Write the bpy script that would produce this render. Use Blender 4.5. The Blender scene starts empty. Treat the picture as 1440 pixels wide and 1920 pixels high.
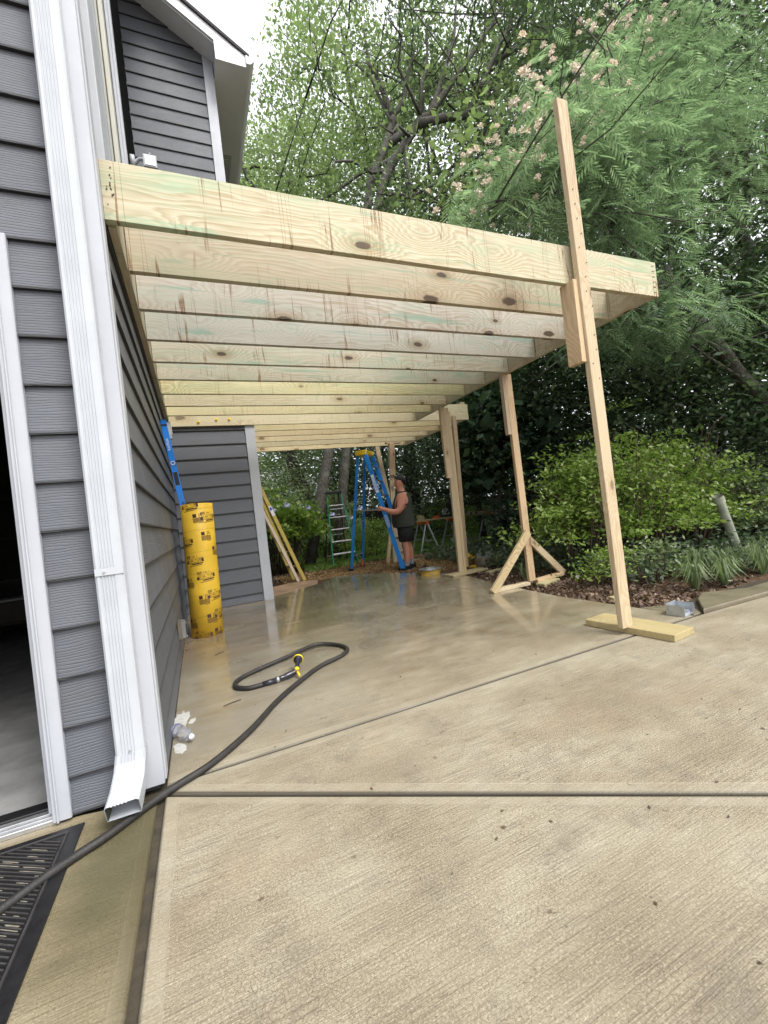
import bpy, bmesh, math, random
import numpy as np
from mathutils import Vector, Matrix

SC = bpy.context.scene
COL = SC.collection
rnd = random.Random(7)

# ------------------------------------------------------------------ camera, sky, sun, exposure
cam_d = bpy.data.cameras.new("camera")
cam = bpy.data.objects.new("camera", cam_d)
COL.objects.link(cam)
SC.camera = cam
YAW, PITCH, ROLL = 0.408234, 0.000142, -0.11516
cy, sy = math.cos(YAW), math.sin(YAW)
fwd = Vector((sy*math.cos(PITCH), cy*math.cos(PITCH), math.sin(PITCH)))
rt = Vector((cy, -sy, 0)); up = rt.cross(fwd)
c, s = math.cos(ROLL), math.sin(ROLL)
r2 = c*rt + s*up; u2 = -s*rt + c*up
M = Matrix.Identity(4)
for i in range(3):
    M[i][0] = r2[i]; M[i][1] = u2[i]; M[i][2] = -fwd[i]
M[0][3], M[1][3], M[2][3] = 0, 0, 1.13
cam.matrix_world = M
cam_d.sensor_fit = 'HORIZONTAL'; cam_d.sensor_width = 36; cam_d.lens = 809.27/1440*36
cam_d.clip_start = 0.05; cam_d.clip_end = 800

SUN_EL, SUN_AZ = math.radians(54), math.radians(152)      # azimuth clockwise from +Y
world = bpy.data.worlds.new("World"); SC.world = world; world.use_nodes = True
nt = world.node_tree; nt.nodes.clear()
wo = nt.nodes.new('ShaderNodeOutputWorld'); bg = nt.nodes.new('ShaderNodeBackground')
sky = nt.nodes.new('ShaderNodeTexSky'); sky.sky_type = 'NISHITA'; sky.sun_disc = False
sky.sun_elevation = SUN_EL; sky.sun_rotation = SUN_AZ
sky.air_density = 1.0; sky.dust_density = 5.0; sky.ozone_density = 1.0
hs = nt.nodes.new('ShaderNodeHueSaturation'); hs.inputs['Saturation'].default_value = 0.22
ovc = nt.nodes.new('ShaderNodeMix'); ovc.data_type = 'RGBA'; ovc.inputs[0].default_value = .6      # even white overcast over the clear-sky model
ovc.inputs[7].default_value = (6.0, 6.15, 6.4, 1)
nt.links.new(sky.outputs[0], hs.inputs['Color']); nt.links.new(hs.outputs[0], ovc.inputs[6]); nt.links.new(ovc.outputs[2], bg.inputs[0])
bg.inputs[1].default_value = 0.15
nt.links.new(bg.outputs[0], wo.inputs[0])
sun_d = bpy.data.lights.new("sun", 'SUN'); sun_d.energy = 1.4; sun_d.angle = math.radians(22); sun_d.color = (1, .96, .9)
sun = bpy.data.objects.new("sun", sun_d); COL.objects.link(sun)
sdir = Vector((math.sin(SUN_AZ)*math.cos(SUN_EL), math.cos(SUN_AZ)*math.cos(SUN_EL), math.sin(SUN_EL)))
sun.rotation_euler = sdir.to_track_quat('Z', 'Y').to_euler(); sun.location = sdir*60
vs = SC.view_settings
SC.display_settings.display_device = 'sRGB'
vs.view_transform = 'Standard'; vs.look = 'None'; vs.gamma = 1; vs.use_curve_mapping = False
vs.exposure = 1.12
SC.cycles.max_bounces = 7; SC.cycles.diffuse_bounces = 4; SC.cycles.glossy_bounces = 3
SC.cycles.transmission_bounces = 6; SC.cycles.transparent_max_bounces = 8
SC.cycles.use_denoising = True

# ------------------------------------------------------------------ node helpers
class NG:
    def __init__(s, name, disp=False):
        s.m = bpy.data.materials.new(name); s.m.use_nodes = True
        s.t = s.m.node_tree; s.t.nodes.clear()
        s.out = s.t.nodes.new('ShaderNodeOutputMaterial')
        s.b = s.t.nodes.new('ShaderNodeBsdfPrincipled')
        s.t.links.new(s.b.outputs[0], s.out.inputs[0])
    def n(s, ty, **kw):
        nd = s.t.nodes.new('ShaderNode'+ty)
        for k, v in kw.items():
            if hasattr(nd, k) and k not in ('inputs',): setattr(nd, k, v)
        return nd
    def L(s, a, b): s.t.links.new(a, b)
    def setin(s, sock, v):
        if isinstance(v, bpy.types.NodeSocket): s.L(v, sock)
        elif isinstance(v, (tuple, list)) and len(v) == 3 and sock.type == 'RGBA': sock.default_value = (*v, 1)
        else: sock.default_value = v
    def obj(s): return s.n('TexCoord').outputs['Object']
    def map(s, v, sc=(1,1,1), loc=(0,0,0), rot=(0,0,0)):
        m = s.n('Mapping'); s.L(v, m.inputs[0])
        s.setin(m.inputs['Location'], loc) if not isinstance(loc, bpy.types.NodeSocket) else s.L(loc, m.inputs['Location'])
        m.inputs['Rotation'].default_value = rot; m.inputs['Scale'].default_value = sc
        return m.outputs[0]
    def noise(s, v, scale=5, detail=4, rough=.55, dist=0, out=0):
        n = s.n('TexNoise'); s.L(v, n.inputs['Vector'])
        n.inputs['Scale'].default_value = scale; n.inputs['Detail'].default_value = detail
        n.inputs['Roughness'].default_value = rough; n.inputs['Distortion'].default_value = dist
        return n.outputs[out]
    def voro(s, v, scale=5, feat='F1', out='Distance', rand=1., dim=None):
        n = s.n('TexVoronoi', feature=feat)
        if dim: n.voronoi_dimensions = dim
        s.L(v, n.inputs['Vector']); n.inputs['Scale'].default_value = scale
        n.inputs['Randomness'].default_value = rand
        return n.outputs[out]
    def ramp(s, f, pts, interp='LINEAR'):
        n = s.n('ValToRGB'); s.L(f, n.inputs[0]); cr = n.color_ramp; cr.interpolation = interp
        while len(cr.elements) < len(pts): cr.elements.new(.5)
        for e, (p, col) in zip(cr.elements, pts):
            e.position = p; e.color = (*col, 1) if isinstance(col, tuple) else (col, col, col, 1)
        return n.outputs[0]
    def mr(s, f, a, b, c=0., d=1., smooth=False):
        n = s.n('MapRange'); s.setin(n.inputs[0], f)
        if smooth: n.interpolation_type = 'SMOOTHSTEP'
        n.inputs[1].default_value = a; n.inputs[2].default_value = b; n.inputs[3].default_value = c; n.inputs[4].default_value = d
        return n.outputs[0]
    def math(s, op, a, b=0., c=None):
        n = s.n('Math', operation=op); s.setin(n.inputs[0], a); s.setin(n.inputs[1], b)
        if c is not None: s.setin(n.inputs[2], c)
        return n.outputs[0]
    def mix(s, f, a, b, mode='MIX'):
        n = s.n('Mix', data_type='RGBA', blend_type=mode)
        s.setin(n.inputs[0], f); s.setin(n.inputs[6], a); s.setin(n.inputs[7], b)
        return n.outputs[2]
    def xyz(s, v):
        n = s.n('SeparateXYZ'); s.L(v, n.inputs[0]); return n.outputs
    def comb(s, x, y, z):
        n = s.n('CombineXYZ'); s.setin(n.inputs[0], x); s.setin(n.inputs[1], y); s.setin(n.inputs[2], z); return n.outputs[0]
    def vadd(s, a, b):
        n = s.n('VectorMath', operation='ADD'); s.L(a, n.inputs[0]); s.setin(n.inputs[1], b); return n.outputs[0]
    def bump(s, h, strength=.3, dist=.01, normal=None):
        n = s.n('Bump'); s.L(h, n.inputs['Height']); n.inputs['Strength'].default_value = strength; n.inputs['Distance'].default_value = dist
        if normal: s.L(normal, n.inputs['Normal'])
        return n.outputs[0]
    def objrand(s): return s.n('ObjectInfo').outputs['Random']
    def rndoff(s, k=50):
        r = s.objrand(); m = s.n('VectorMath', operation='SCALE')
        s.L(s.comb(r, s.math('MULTIPLY', r, 7.3), s.math('MULTIPLY', r, 3.1)), m.inputs[0]); m.inputs['Scale'].default_value = k
        return m.outputs[0]
    def fin(s, col=None, rough=None, normal=None, spec=None, metal=None):
        if col is not None: s.setin(s.b.inputs['Base Color'], col)
        if rough is not None: s.setin(s.b.inputs['Roughness'], rough)
        if normal is not None: s.L(normal, s.b.inputs['Normal'])
        if spec is not None: s.setin(s.b.inputs['Specular IOR Level'], spec)
        if metal is not None: s.setin(s.b.inputs['Metallic'], metal)
        return s.m

def plain(name, col, rough=.5, metal=0, var=.12, scale=9, bump=.0, spec=.5):
    g = NG(name); o = g.vadd(g.obj(), g.rndoff())
    f = g.noise(o, scale, 5)
    k = g.mr(f, .25, .75, 1-var, 1+var)
    colr = g.mix(1., col, g.comb(k, k, k), 'MULTIPLY')
    nrm = g.bump(g.noise(o, scale*12, 3), bump, .004) if bump else None
    rr = g.mr(g.noise(o, scale*2.3, 3), .3, .7, max(.02, rough-.08), min(1, rough+.1))
    return g.fin(colr, rr, nrm, spec, metal)

# ---- concrete: broom lines along X, crazing, stains, wet towards the carport
def mat_concrete(name, tint=(1, 1, 1), wet=True, algae=False):
    g = NG(name); o = g.obj(); X, Y, Z = g.xyz(o)
    warp = g.noise(o, 1.1, 3, out=1)
    big = g.noise(g.map(o, (1, 1.6, 1)), 1.3, 6, .62)
    mid = g.noise(g.map(o, (.6, 1.6, 1)), 7, 6, .65)
    fine = g.noise(o, 150, 4, .75)
    broom = g.noise(g.map(o, (5, 190, 1)), 1.0, 4, .6)
    broom2 = g.noise(g.map(o, (12, 330, 1), (3, 9, 0)), 1.0, 3, .6)
    wobble = g.vadd(o, g.comb(g.math('MULTIPLY', g.noise(o, 60, 3), .012), g.math('MULTIPLY', g.noise(g.vadd(o, (5, 5, 5)), 60, 3), .012), 0.))
    crz = g.voro(wobble, 68, 'DISTANCE_TO_EDGE')
    crz2 = g.voro(wobble, 120, 'DISTANCE_TO_EDGE')
    col = g.ramp(big, [(.25, (.205, .17, .11)), (.44, (.32, .278, .195)), (.58, (.415, .378, .28)), (.78, (.29, .265, .205))])
    col = g.mix(g.mr(mid, .35, .72, .0, .55), col, (.27, .215, .14))
    bl = g.mr(broom, .33, .56, .0, 1.)
    col = g.mix(g.math('MULTIPLY', g.math('SUBTRACT', 1., bl), g.mr(g.noise(g.vadd(o, (9, 2, 0)), 2.2, 3), .35, .62, .2, .78)), col, (.13, .10, .066))
    col = g.mix(g.mr(broom2, .62, .72, 0., .35), col, (.46, .41, .31))
    cm = g.math('MULTIPLY', g.mr(crz, .0, .055, 1., 0.), g.mr(g.noise(g.vadd(o, (1, 7, 0)), 3.1, 3), .40, .64, .12, .85))
    cm2 = g.math('MULTIPLY', g.mr(crz2, .0, .05, 1., 0.), g.mr(g.noise(g.vadd(o, (4, 3, 0)), 4.1, 3), .44, .66, .05, .6))
    col = g.mix(g.math('MAXIMUM', cm, cm2), col, (.11, .085, .055))
    col = g.mix(g.mr(fine, .34, .56, .5, 0.), col, (.12, .095, .065))
    col = g.mix(g.mr(fine, .54, .72, .0, .55), col, (.58, .53, .42))
    # dark organic spots and stains
    sp = g.voro(g.vadd(o, g.comb(g.math('MULTIPLY', mid, .3), g.math('MULTIPLY', big, .3), 0.)), 9, 'F1')
    col = g.mix(g.mr(sp, .03, .10, .75, 0.), col, (.085, .06, .038))
    st = g.noise(g.vadd(o, (31, 4, 0)), 3.4, 5, .7)
    col = g.mix(g.mr(st, .54, .72, 0., .6), col, (.15, .128, .098))
    sp2 = g.voro(g.vadd(o, g.comb(g.math('MULTIPLY', fine, .02), 3., 0.)), 31, 'F1')
    col = g.mix(g.math('MULTIPLY', g.mr(sp2, .05, .16, .8, 0.), g.mr(g.noise(g.vadd(o, (8, 8, 0)), 1.9, 4), .45, .62)), col, (.07, .05, .03))
    # orange rust blush
    ru = g.noise(g.vadd(o, (11, 44, 0)), 1.7, 4, .6)
    col = g.mix(g.mr(ru, .57, .75, 0., .2), col, (.38, .25, .14))
    # smooth tooled bands beside the joints: joint at y=2.26, the diagonal, joint at x=-.262
    d1 = g.math('ABSOLUTE', g.math('SUBTRACT', Y, 2.262))
    nx, ny = 1.25, 1.89; ln = math.hypot(nx, ny); nx /= ln; ny /= ln
    d2 = g.math('ABSOLUTE', g.math('SUBTRACT', g.math('ADD', g.math('MULTIPLY', X, nx), g.math('MULTIPLY', Y, ny)), nx*-.18+ny*2.15))
    d2 = g.math('ADD', d2, g.mr(Y, 2.20, 2.26, 0., 1.))
    d3 = g.math('ADD', g.math('ABSOLUTE', g.math('SUBTRACT', X, -.262)), g.mr(Y, 2.2, 2.26, 0., 1.))
    dm = g.math('MINIMUM', g.math('MINIMUM', d1, d2), d3)
    band = g.mr(dm, .060, .064, 1., 0.)
    bcol = g.mix(g.mr(mid, .3, .7), (.36, .33, .26), (.27, .235, .165))
    col = g.mix(g.math('MULTIPLY', band, .38), col, bcol)
    line = g.math('MULTIPLY', g.mr(g.math('ABSOLUTE', g.math('SUBTRACT', dm, .063)), .0, .0028, 1., 0.), g.mr(mid, .35, .6, .2, .8))
    col = g.mix(g.math('MULTIPLY', line, .35), col, (.52, .48, .38))
    hgt = g.math('ADD', g.math('MULTIPLY', bl, .5), g.math('ADD', g.math('MULTIPLY', g.mr(crz, 0., .06), .35), g.math('MULTIPLY', fine, .9)))
    hgt = g.math('MULTIPLY', hgt, g.mr(band, 0., 1., 1., .35))
    dirt = g.mr(dm, .007, .020, .95, 0.)
    col = g.mix(dirt, col, (.05, .042, .03))
    rough = .72; bstr = .55
    if wet:
        edge = g.math('ADD', Y, g.math('MULTIPLY', g.math('SUBTRACT', g.noise(o, .9, 4), .5), 1.6))
        w = g.mr(edge, 1.9, 3.3, 0., 1., True)
        pud = g.noise(g.vadd(g.map(o, (1, .6, 1)), (3, 8, 0)), 1.5, 2, .45)
        # grey, freshly rinsed part near the wall
        gx = g.math('ADD', X, g.math('MULTIPLY', g.math('SUBTRACT', big, .5), 1.4))
        gm = g.math('MULTIPLY', g.mr(gx, .35, 1.25, 1., 0., True), g.math('MULTIPLY', g.mr(edge, 2.1, 2.7, 0., 1., True), g.mr(edge, 3.9, 4.6, 1., 0., True)))
        col = g.mix(g.math('MULTIPLY', gm, .6), col, g.mix(fine, (.20, .185, .15), (.29, .27, .225)))
        rm = g.math('MULTIPLY', g.mr(g.noise(g.vadd(o, (2, 2, 0)), 1.2, 5), .4, .62), g.math('MULTIPLY', g.mr(X, .2, 1.6, 1., 0., True), g.mr(Y, 3.9, 4.7, 0., 1., True)))
        col = g.mix(g.math('MULTIPLY', rm, .5), col, (.33, .19, .095))
        dk = g.math('MULTIPLY', w, .08)
        col = g.mix(dk, col, (.10, .082, .05))
        stk = g.noise(g.map(g.vadd(o, (6, 1, 0)), (1.1, 3.2, 1), rot=(0, 0, .5)), 2.2, 6, .7)
        col = g.mix(g.math('MULTIPLY', w, g.mr(stk, .44, .68, 0., .6)), col, (.17, .125, .062))
        col = g.mix(g.math('MULTIPLY', w, g.mr(stk, .42, .28, 0., .5)), col, (.42, .35, .20))
        rw = g.mr(pud, .28, .72, .09, .34, True)
        far = g.mr(Y, 3.0, 4.6, .17, 0.)
        rw = g.math('ADD', rw, far)
        rough = g.math('ADD', g.math('MULTIPLY', g.math('SUBTRACT', 1., w), .66), g.math('MULTIPLY', w, rw))
        hs = g.math('SUBTRACT', 1., g.math('MULTIPLY', w, .9))
        hgt = g.math('MULTIPLY', hgt, hs)
        g.setin(g.b.inputs['Coat Weight'], g.math('MULTIPLY', w, g.mr(pud, .28, .74, .9, .3, True)))
        g.b.inputs['Coat Roughness'].default_value = .07
    if algae:
        dx = g.math('SUBTRACT', X, -.375); dy = g.math('SUBTRACT', Y, 1.87)
        dist = g.math('SQRT', g.math('ADD', g.math('MULTIPLY', g.math('MULTIPLY', dx, dx), 6.), g.math('MULTIPLY', dy, dy)))
        a = g.math('ADD', dist, g.math('MULTIPLY', g.math('SUBTRACT', mid, .5), .5))
        a2 = g.mr(a, .2, 1.3, .5, 0., True)
        col = g.mix(a2, col, (.17, .135, .055))
        am = g.mr(a, .12, .72, .92, 0., True)
        col = g.mix(g.math('MULTIPLY', am, g.mr(fine, .3, .7, .5, .95)), col, (.032, .032, .008))
        gr = g.mr(g.math('ADD', X, g.math('MULTIPLY', mid, .06)), -.31, -.235, 0., 1.)
        col = g.mix(g.math('MULTIPLY', gr, .85), col, (.06, .048, .022))
    col = g.mix(1., col, tint, 'MULTIPLY')
    return g.fin(col, rough, g.bump(hgt, bstr, .0035), .5)

def mat_wood(name, c1, c2, green=.0, drips=0., knots=1., warm=0., hue=None):
    """sawn softwood, board runs along local X; each board gets its own figure"""
    g = NG(name); o = g.obj(); off = g.rndoff(37); r = g.objrand()
    X, Y, Z = g.xyz(o)
    W = g.math('ADD', Z, g.math('MULTIPLY', Y, .8))
    base = g.vadd(g.comb(X, 0., W), off)
    kv = g.map(base, (1.35, 1, 3.0))
    kx = g.xyz(kv); kv = g.comb(kx[0], kx[2], 0.)
    kd = g.voro(kv, 1.0, 'F1', rand=.95, dim='2D')
    kpull = g.mr(kd, .0, .45, 1., 0., True)
    wv = g.noise(g.map(base, (.55, 1, 2.4)), 1.6, 3, .5)
    ring = g.math('ADD', g.math('MULTIPLY', wv, 9.), g.math('ADD', g.math('MULTIPLY', W, 34.), g.math('MULTIPLY', kpull, 5.5)))
    ring = g.math('ADD', ring, g.math('MULTIPLY', g.noise(g.map(base, (3, 1, 60)), 1, 3), 1.6))
    rg = g.math('FRACT', ring)
    rg = g.math('MULTIPLY', g.mr(rg, 0., .75, 0., 1.), g.mr(rg, .8, 1., 1., 0.))
    fib = g.noise(g.map(base, (4, 1, 240)), 1, 4, .7)
    fib2 = g.noise(g.map(base, (1.4, 1, 50)), 1, 4, .6)
    bl = g.noise(g.map(base, (.8, 1, 4)), 1.3, 4, .6)
    col = g.mix(bl, c1, c2)
    dk = g.mix(1., col, (.56, .46, .33), 'MULTIPLY')
    figure = g.mr(g.noise(g.map(base, (.5, 1, 2)), 1.1, 2), .36, .62, .18, .72)
    col = g.mix(g.math('MULTIPLY', rg, figure), col, dk)
    col = g.mix(g.mr(fib, .3, .7, .28, 0.), col, dk)
    col = g.mix(g.mr(fib2, .55, .8, 0., .35), col, g.mix(1., col, (1.2, 1.17, 1.08), 'MULTIPLY'))
    if green:
        gm = g.noise(g.map(g.vadd(base, (7, 0, 3)), (.9, 1, 7)), 1.3, 4, .6, .6)
        k = g.mr(r, 0., 1., .35, 1.)
        col = g.mix(g.math('MULTIPLY', g.mr(gm, .48, .70, 0., green), k), col, (.30, .40, .27))
        gm2 = g.noise(g.map(g.vadd(base, (2, 0, 9)), (.7, 1, 10)), 1.6, 3, .55, .8)
        col = g.mix(g.mr(gm2, .58, .68, 0., green*.75), col, (.16, .32, .22))
    if knots:
        kk = g.voro(kv, 1.0, 'F1', 'Color', .95, dim='2D')
        kr = g.xyz(kk)
        kd = g.math('DIVIDE', kd, g.mr(kr[1], 0., 1., .5, 1.35))
        ks = g.mr(kr[0], .38, .75, 0., 1.)                       # only some cells carry a knot
        wd = g.math('ADD', kd, g.math('MULTIPLY', g.math('SUBTRACT', g.noise(base, 22, 3), .5), .07))
        halo = g.math('MULTIPLY', g.mr(wd, .09, .26, .65, 0.), ks)
        core = g.math('MULTIPLY', g.mr(wd, .062, .088, .95, 0.), g.mr(kr[0], .42, .55, 0., 1.))
        col = g.mix(g.math('MULTIPLY', halo, knots), col, g.mix(1., col, (.62, .47, .3), 'MULTIPLY'))
        col = g.mix(g.math('MULTIPLY', core, knots), col, (.055, .032, .016))
    if drips:
        dv = g.map(g.vadd(g.comb(X, 0., g.math('MULTIPLY', Z, .025)), off), (1, 1, 1))
        dn = g.noise(dv, 17, 2, .6)
        dl = g.mr(g.math('ABSOLUTE', g.math('SUBTRACT', dn, .56)), .004, .014, 1., 0.)
        msk = g.mr(g.noise(g.vadd(g.comb(X, 0., g.math('MULTIPLY', Z, 1.2)), off), 2.1, 3), .44, .54, 0., 1.)
        brk = g.mr(g.noise(g.vadd(g.comb(g.math('MULTIPLY', X, 3.), 0., g.math('MULTIPLY', Z, 60.)), off), 1, 2), .3, .5, .6, 1.)
        col = g.mix(g.math('MULTIPLY', g.math('MULTIPLY', dl, msk), g.math('MULTIPLY', brk, drips)), col, (.17, .08, .022))
        dk2 = g.noise(g.map(g.vadd(base, (5, 0, 5)), (2.2, 1, 3)), 2.1, 5, .7)
        col = g.mix(g.mr(dk2, .66, .76, 0., .55), col, (.13, .10, .06))
    k = g.mr(r, 0., 1., .86, 1.08); h1 = g.math('FRACT', g.math('MULTIPLY', r, 29.))
    col = g.mix(1., col, g.comb(g.mr(h1, 0., 1., .94, 1.05), 1., g.mr(h1, 0., 1., 1.14, .93)), 'MULTIPLY')
    col = g.mix(1., col, g.comb(k, g.math('MULTIPLY', k, g.mr(g.math('FRACT', g.math('MULTIPLY', r, 13.)), 0., 1., .96, 1.03)), k), 'MULTIPLY')
    h = g.math('ADD', g.math('MULTIPLY', fib, .6), g.math('MULTIPLY', rg, -.35))
    return g.fin(col, g.mr(fib, .2, .8, .5, .75), g.bump(h, .35, .0018), .35)

def mat_siding(name, col, col2):
    g = NG(name); o = g.obj(); off = g.rndoff(61); X, Y, Z = g.xyz(o)
    b = g.vadd(g.comb(X, 0., Z), off)
    w = g.noise(g.map(b, (1.1, 1, 3)), 1.6, 3)
    grain = g.math('FRACT', g.math('ADD', g.math('MULTIPLY', w, 6.), g.math('MULTIPLY', Z, 85.)))
    grain = g.math('ABSOLUTE', g.math('SUBTRACT', grain, .5))
    fib = g.noise(g.map(b, (5, 1, 190)), 1, 4, .65)
    k = g.noise(b, 3, 5, .6)
    c = g.mix(k, col, col2)
    c = g.mix(g.mr(fib, .3, .7, .22, 0.), c, g.mix(1., c, (.6, .6, .62), 'MULTIPLY'))
    c = g.mix(g.mr(grain, .0, .12, .35, 0.), c, g.mix(1., c, (.62, .62, .64), 'MULTIPLY'))
    c = g.mix(g.mr(g.noise(g.vadd(b, (4, 4, 4)), 34, 3, .7), .70, .78, 0., .4), c, (.30, .29, .27))
    kb = g.mr(g.objrand(), 0., 1., .92, 1.08); c = g.mix(1., c, g.comb(kb, kb, kb), 'MULTIPLY')
    dirt = g.mr(g.noise(g.map(b, (2, 1, 5)), 2.5, 4), .52, .8, 0., .4)
    c = g.mix(dirt, c, (.10, .10, .085))
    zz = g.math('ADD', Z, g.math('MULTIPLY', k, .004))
    c = g.mix(g.mr(zz, .008, .016, .9, 0.), c, (.018, .018, .018))  # lap shadow painted as a dark line along the lower edge
    c = g.mix(g.mr(zz, .200, .212, 0., .8), c, (.02, .02, .02))  # painted shade under the lip of the board above
    h = g.math('ADD', g.math('MULTIPLY', g.mr(grain, 0., .2), .6), g.math('MULTIPLY', fib, .7))
    return g.fin(c, g.mr(k, .3, .7, .42, .58), g.bump(h, .9, .0024), .5)

def mat_leaf(name, c1, c2, trans=.35, rough=.42, c3=None):
    g = NG(name)
    geo = g.n('NewGeometry'); r = geo.outputs['Random Per Island']
    pts = [(0., c1), (.75, c2)] + ([(1., c3)] if c3 else [])
    col = g.ramp(r, pts)
    big = g.noise(g.obj(), .55, 3)
    k = g.mr(big, .3, .7, .72, 1.28)
    col = g.mix(1., col, g.comb(k, k, k), 'MULTIPLY')
    g.fin(col, rough, None, .45)
    tr = g.n('BsdfTranslucent'); g.L(g.mix(1., col, (1.02, 1.18, .72), 'MULTIPLY'), tr.inputs[0])
    mx = g.n('MixShader'); mx.inputs[0].default_value = trans
    g.L(g.b.outputs[0], mx.inputs[1]); g.L(tr.outputs[0], mx.inputs[2]); g.L(mx.outputs[0], g.out.inputs[0])
    return g.m

def mat_bark(name, c1, c2, lichen=None):
    g = NG(name); o = g.obj()
    n = g.noise(g.map(o, (6, 6, 1.5)), 3, 5, .7); v = g.voro(g.map(o, (9, 9, 2.5)), 2.5, 'DISTANCE_TO_EDGE')
    col = g.mix(n, c1, c2); col = g.mix(g.mr(v, 0., .12, .6, 0.), col, (.012, .010, .008))
    if lichen: col = g.mix(g.mr(g.noise(o, 5, 5, .7), .52, .64, 0., .7), col, lichen)
    return g.fin(col, .85, g.bump(g.math('ADD', n, v), .8, .02), .3)

MAT = {}
MAT['conc'] = mat_concrete('concrete')
MAT['conc_side'] = mat_concrete('concrete_walk', (1, .99, .96), wet=False, algae=True)
MAT['conc_dark'] = plain('concrete_dark', (.17, .145, .10), .35, 0, .3, 5, .4)
MAT['moss_shade'] = plain('mossy_shade', (.045, .055, .025), .5, 0, .4, 30)  # algae green with the elbow's inner shade in the colour
MAT['joint_dirt'] = plain('joint_dirt', (.045, .036, .022), .8, 0, .5, 14, .5)
MAT['conc_red'] = plain('concrete_reddish', (.36, .24, .16), .45, 0, .35, 3.5, .4)
MAT['joist'] = mat_wood('treated_pine', (.46, .435, .335), (.575, .53, .41), .75, .85, 1.)
MAT['joist_y'] = mat_wood('treated_pine_yellow', (.57, .54, .34), (.66, .62, .41), .25, .35, .8)
MAT['joist_far'] = mat_wood('treated_pine_pale', (.61, .55, .36), (.70, .63, .42), .15, .25, .7)
MAT['spf'] = mat_wood('whitewood_stud', (.52, .415, .265), (.62, .51, .34), 0., 0., .6)
MAT['foot'] = mat_wood('treated_footing_board', (.42, .35, .18), (.50, .43, .24), .2, 0., .6)
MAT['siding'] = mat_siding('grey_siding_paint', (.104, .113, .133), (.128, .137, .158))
MAT['sheath'] = plain('wall_sheathing', (.06, .06, .065), .8)
MAT['white'] = plain('white_paint', (.43, .45, .49), .38, 0, .07, 3, .12)
MAT['gutter'] = plain('white_aluminium', (.46, .485, .52), .38, 0, .08, 5, .06)
MAT['cream'] = plain('cream_vinyl', (.50, .49, .42), .4, 0, .08, 4)
MAT['soffit'] = plain('white_soffit', (.82, .83, .84), .5, 0, .05, 2)  # white lifted in place of missing bounce light under the eaves
MAT['shingle'] = plain('asphalt_shingle', (.045, .042, .045), .9, 0, .4, 30, .5)
MAT['dark'] = plain('dark_interior', (.018, .017, .016), .9)
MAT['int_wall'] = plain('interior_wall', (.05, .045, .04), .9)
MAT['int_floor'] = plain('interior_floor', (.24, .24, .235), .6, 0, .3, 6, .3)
MAT['alu'] = plain('aluminium', (.55, .56, .57), .35, .8, .15, 12)
MAT['galv'] = plain('galvanised_steel', (.50, .53, .56), .38, .75, .25, 18)
MAT['greybox'] = plain('grey_box_paint', (.20, .205, .21), .45)
MAT['rust'] = plain('rusty_steel', (.08, .05, .035), .7, .3, .3)
MAT['yellow'] = plain('yellow_form_paper', (.74, .47, .035), .48, 0, .12, 6, .1)
MAT['print'] = plain('brown_print', (.07, .025, .012), .6)
MAT['blue'] = plain('blue_fibreglass', (.015, .21, .62), .42, 0, .12, 8)
MAT['blue_l'] = plain('blue_level_paint', (.01, .20, .70), .35, 0, .05, 8)
MAT['yellow_d'] = plain('dirty_form_paper', (.42, .27, .04), .6, 0, .4, 8, .3)
MAT['ycap'] = plain('yellow_plastic', (.80, .55, .03), .45)
MAT['green_f'] = plain('green_fibreglass', (.02, .21, .12), .45)
MAT['yfib'] = plain('yellow_fibreglass', (.52, .40, .10), .5, 0, .15, 9)
MAT['paleplank'] = plain('pale_board', (.62, .52, .42), .6)
MAT['blackp'] = plain('black_plastic', (.012, .012, .013), .4)
MAT['hose'] = plain('black_rubber_hose', (.022, .020, .019), .5, 0, .35, 20, .5)
MAT['nozzle'] = plain('nozzle_body', (.02, .02, .03), .25)
MAT['silver'] = plain('silver_fitting', (.6, .6, .62), .25, .9)
MAT['label'] = plain('white_label', (.75, .75, .78), .5)
MAT['orange'] = plain('orange_plastic', (.75, .13, .02), .45)
MAT['fence'] = plain('dark_fence_stain', (.020, .016, .013), .8, 0, .3, 6)
MAT['skin'] = plain('skin', (.56, .25, .165), .5, 0, .08, 9)
MAT['shirt'] = plain('charcoal_knit', (.035, .037, .030), .85, 0, .25, 18, .5)
MAT['shorts'] = plain('black_cotton', (.008, .008, .009), .85, 0, .2, 14, .3)
MAT['capw'] = plain('cap_mesh', (.02, .018, .018), .8)
MAT['brim'] = plain('tan_brim', (.72, .58, .38), .7)
MAT['boot'] = plain('boot_leather', (.014, .013, .014), .45)
MAT['sock'] = plain('grey_sock', (.25, .25, .26), .9)
MAT['hair'] = plain('dark_hair', (.015, .011, .009), .7)
MAT['pvc'] = plain('weathered_pvc', (.30, .32, .25), .55, 0, .3, 6)
MAT['paint'] = plain('spilled_white_paint', (.50, .50, .48), .3)
MAT['soil'] = None
MAT['bark'] = mat_bark('dark_bark', (.022, .019, .017), (.060, .054, .047))
MAT['bark_g'] = mat_bark('grey_bark', (.06, .055, .045), (.15, .14, .12), (.16, .17, .14))
MAT['twig'] = plain('twig_bark', (.07, .045, .03), .8)
MAT['leaf_light'] = mat_leaf('light_leaves', (.19, .25, .11), (.30, .38, .18), .5, .5, (.40, .47, .25))
MAT['leaf_mid'] = mat_leaf('mid_leaves', (.14, .185, .095), (.225, .285, .145), .48, .42, (.32, .38, .20))
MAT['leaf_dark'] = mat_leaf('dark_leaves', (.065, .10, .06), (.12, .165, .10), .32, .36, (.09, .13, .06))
MAT['leaf_under'] = mat_leaf('understorey_leaves', (.045, .080, .045), (.10, .15, .08), .40, .42, (.18, .24, .13))
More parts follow.
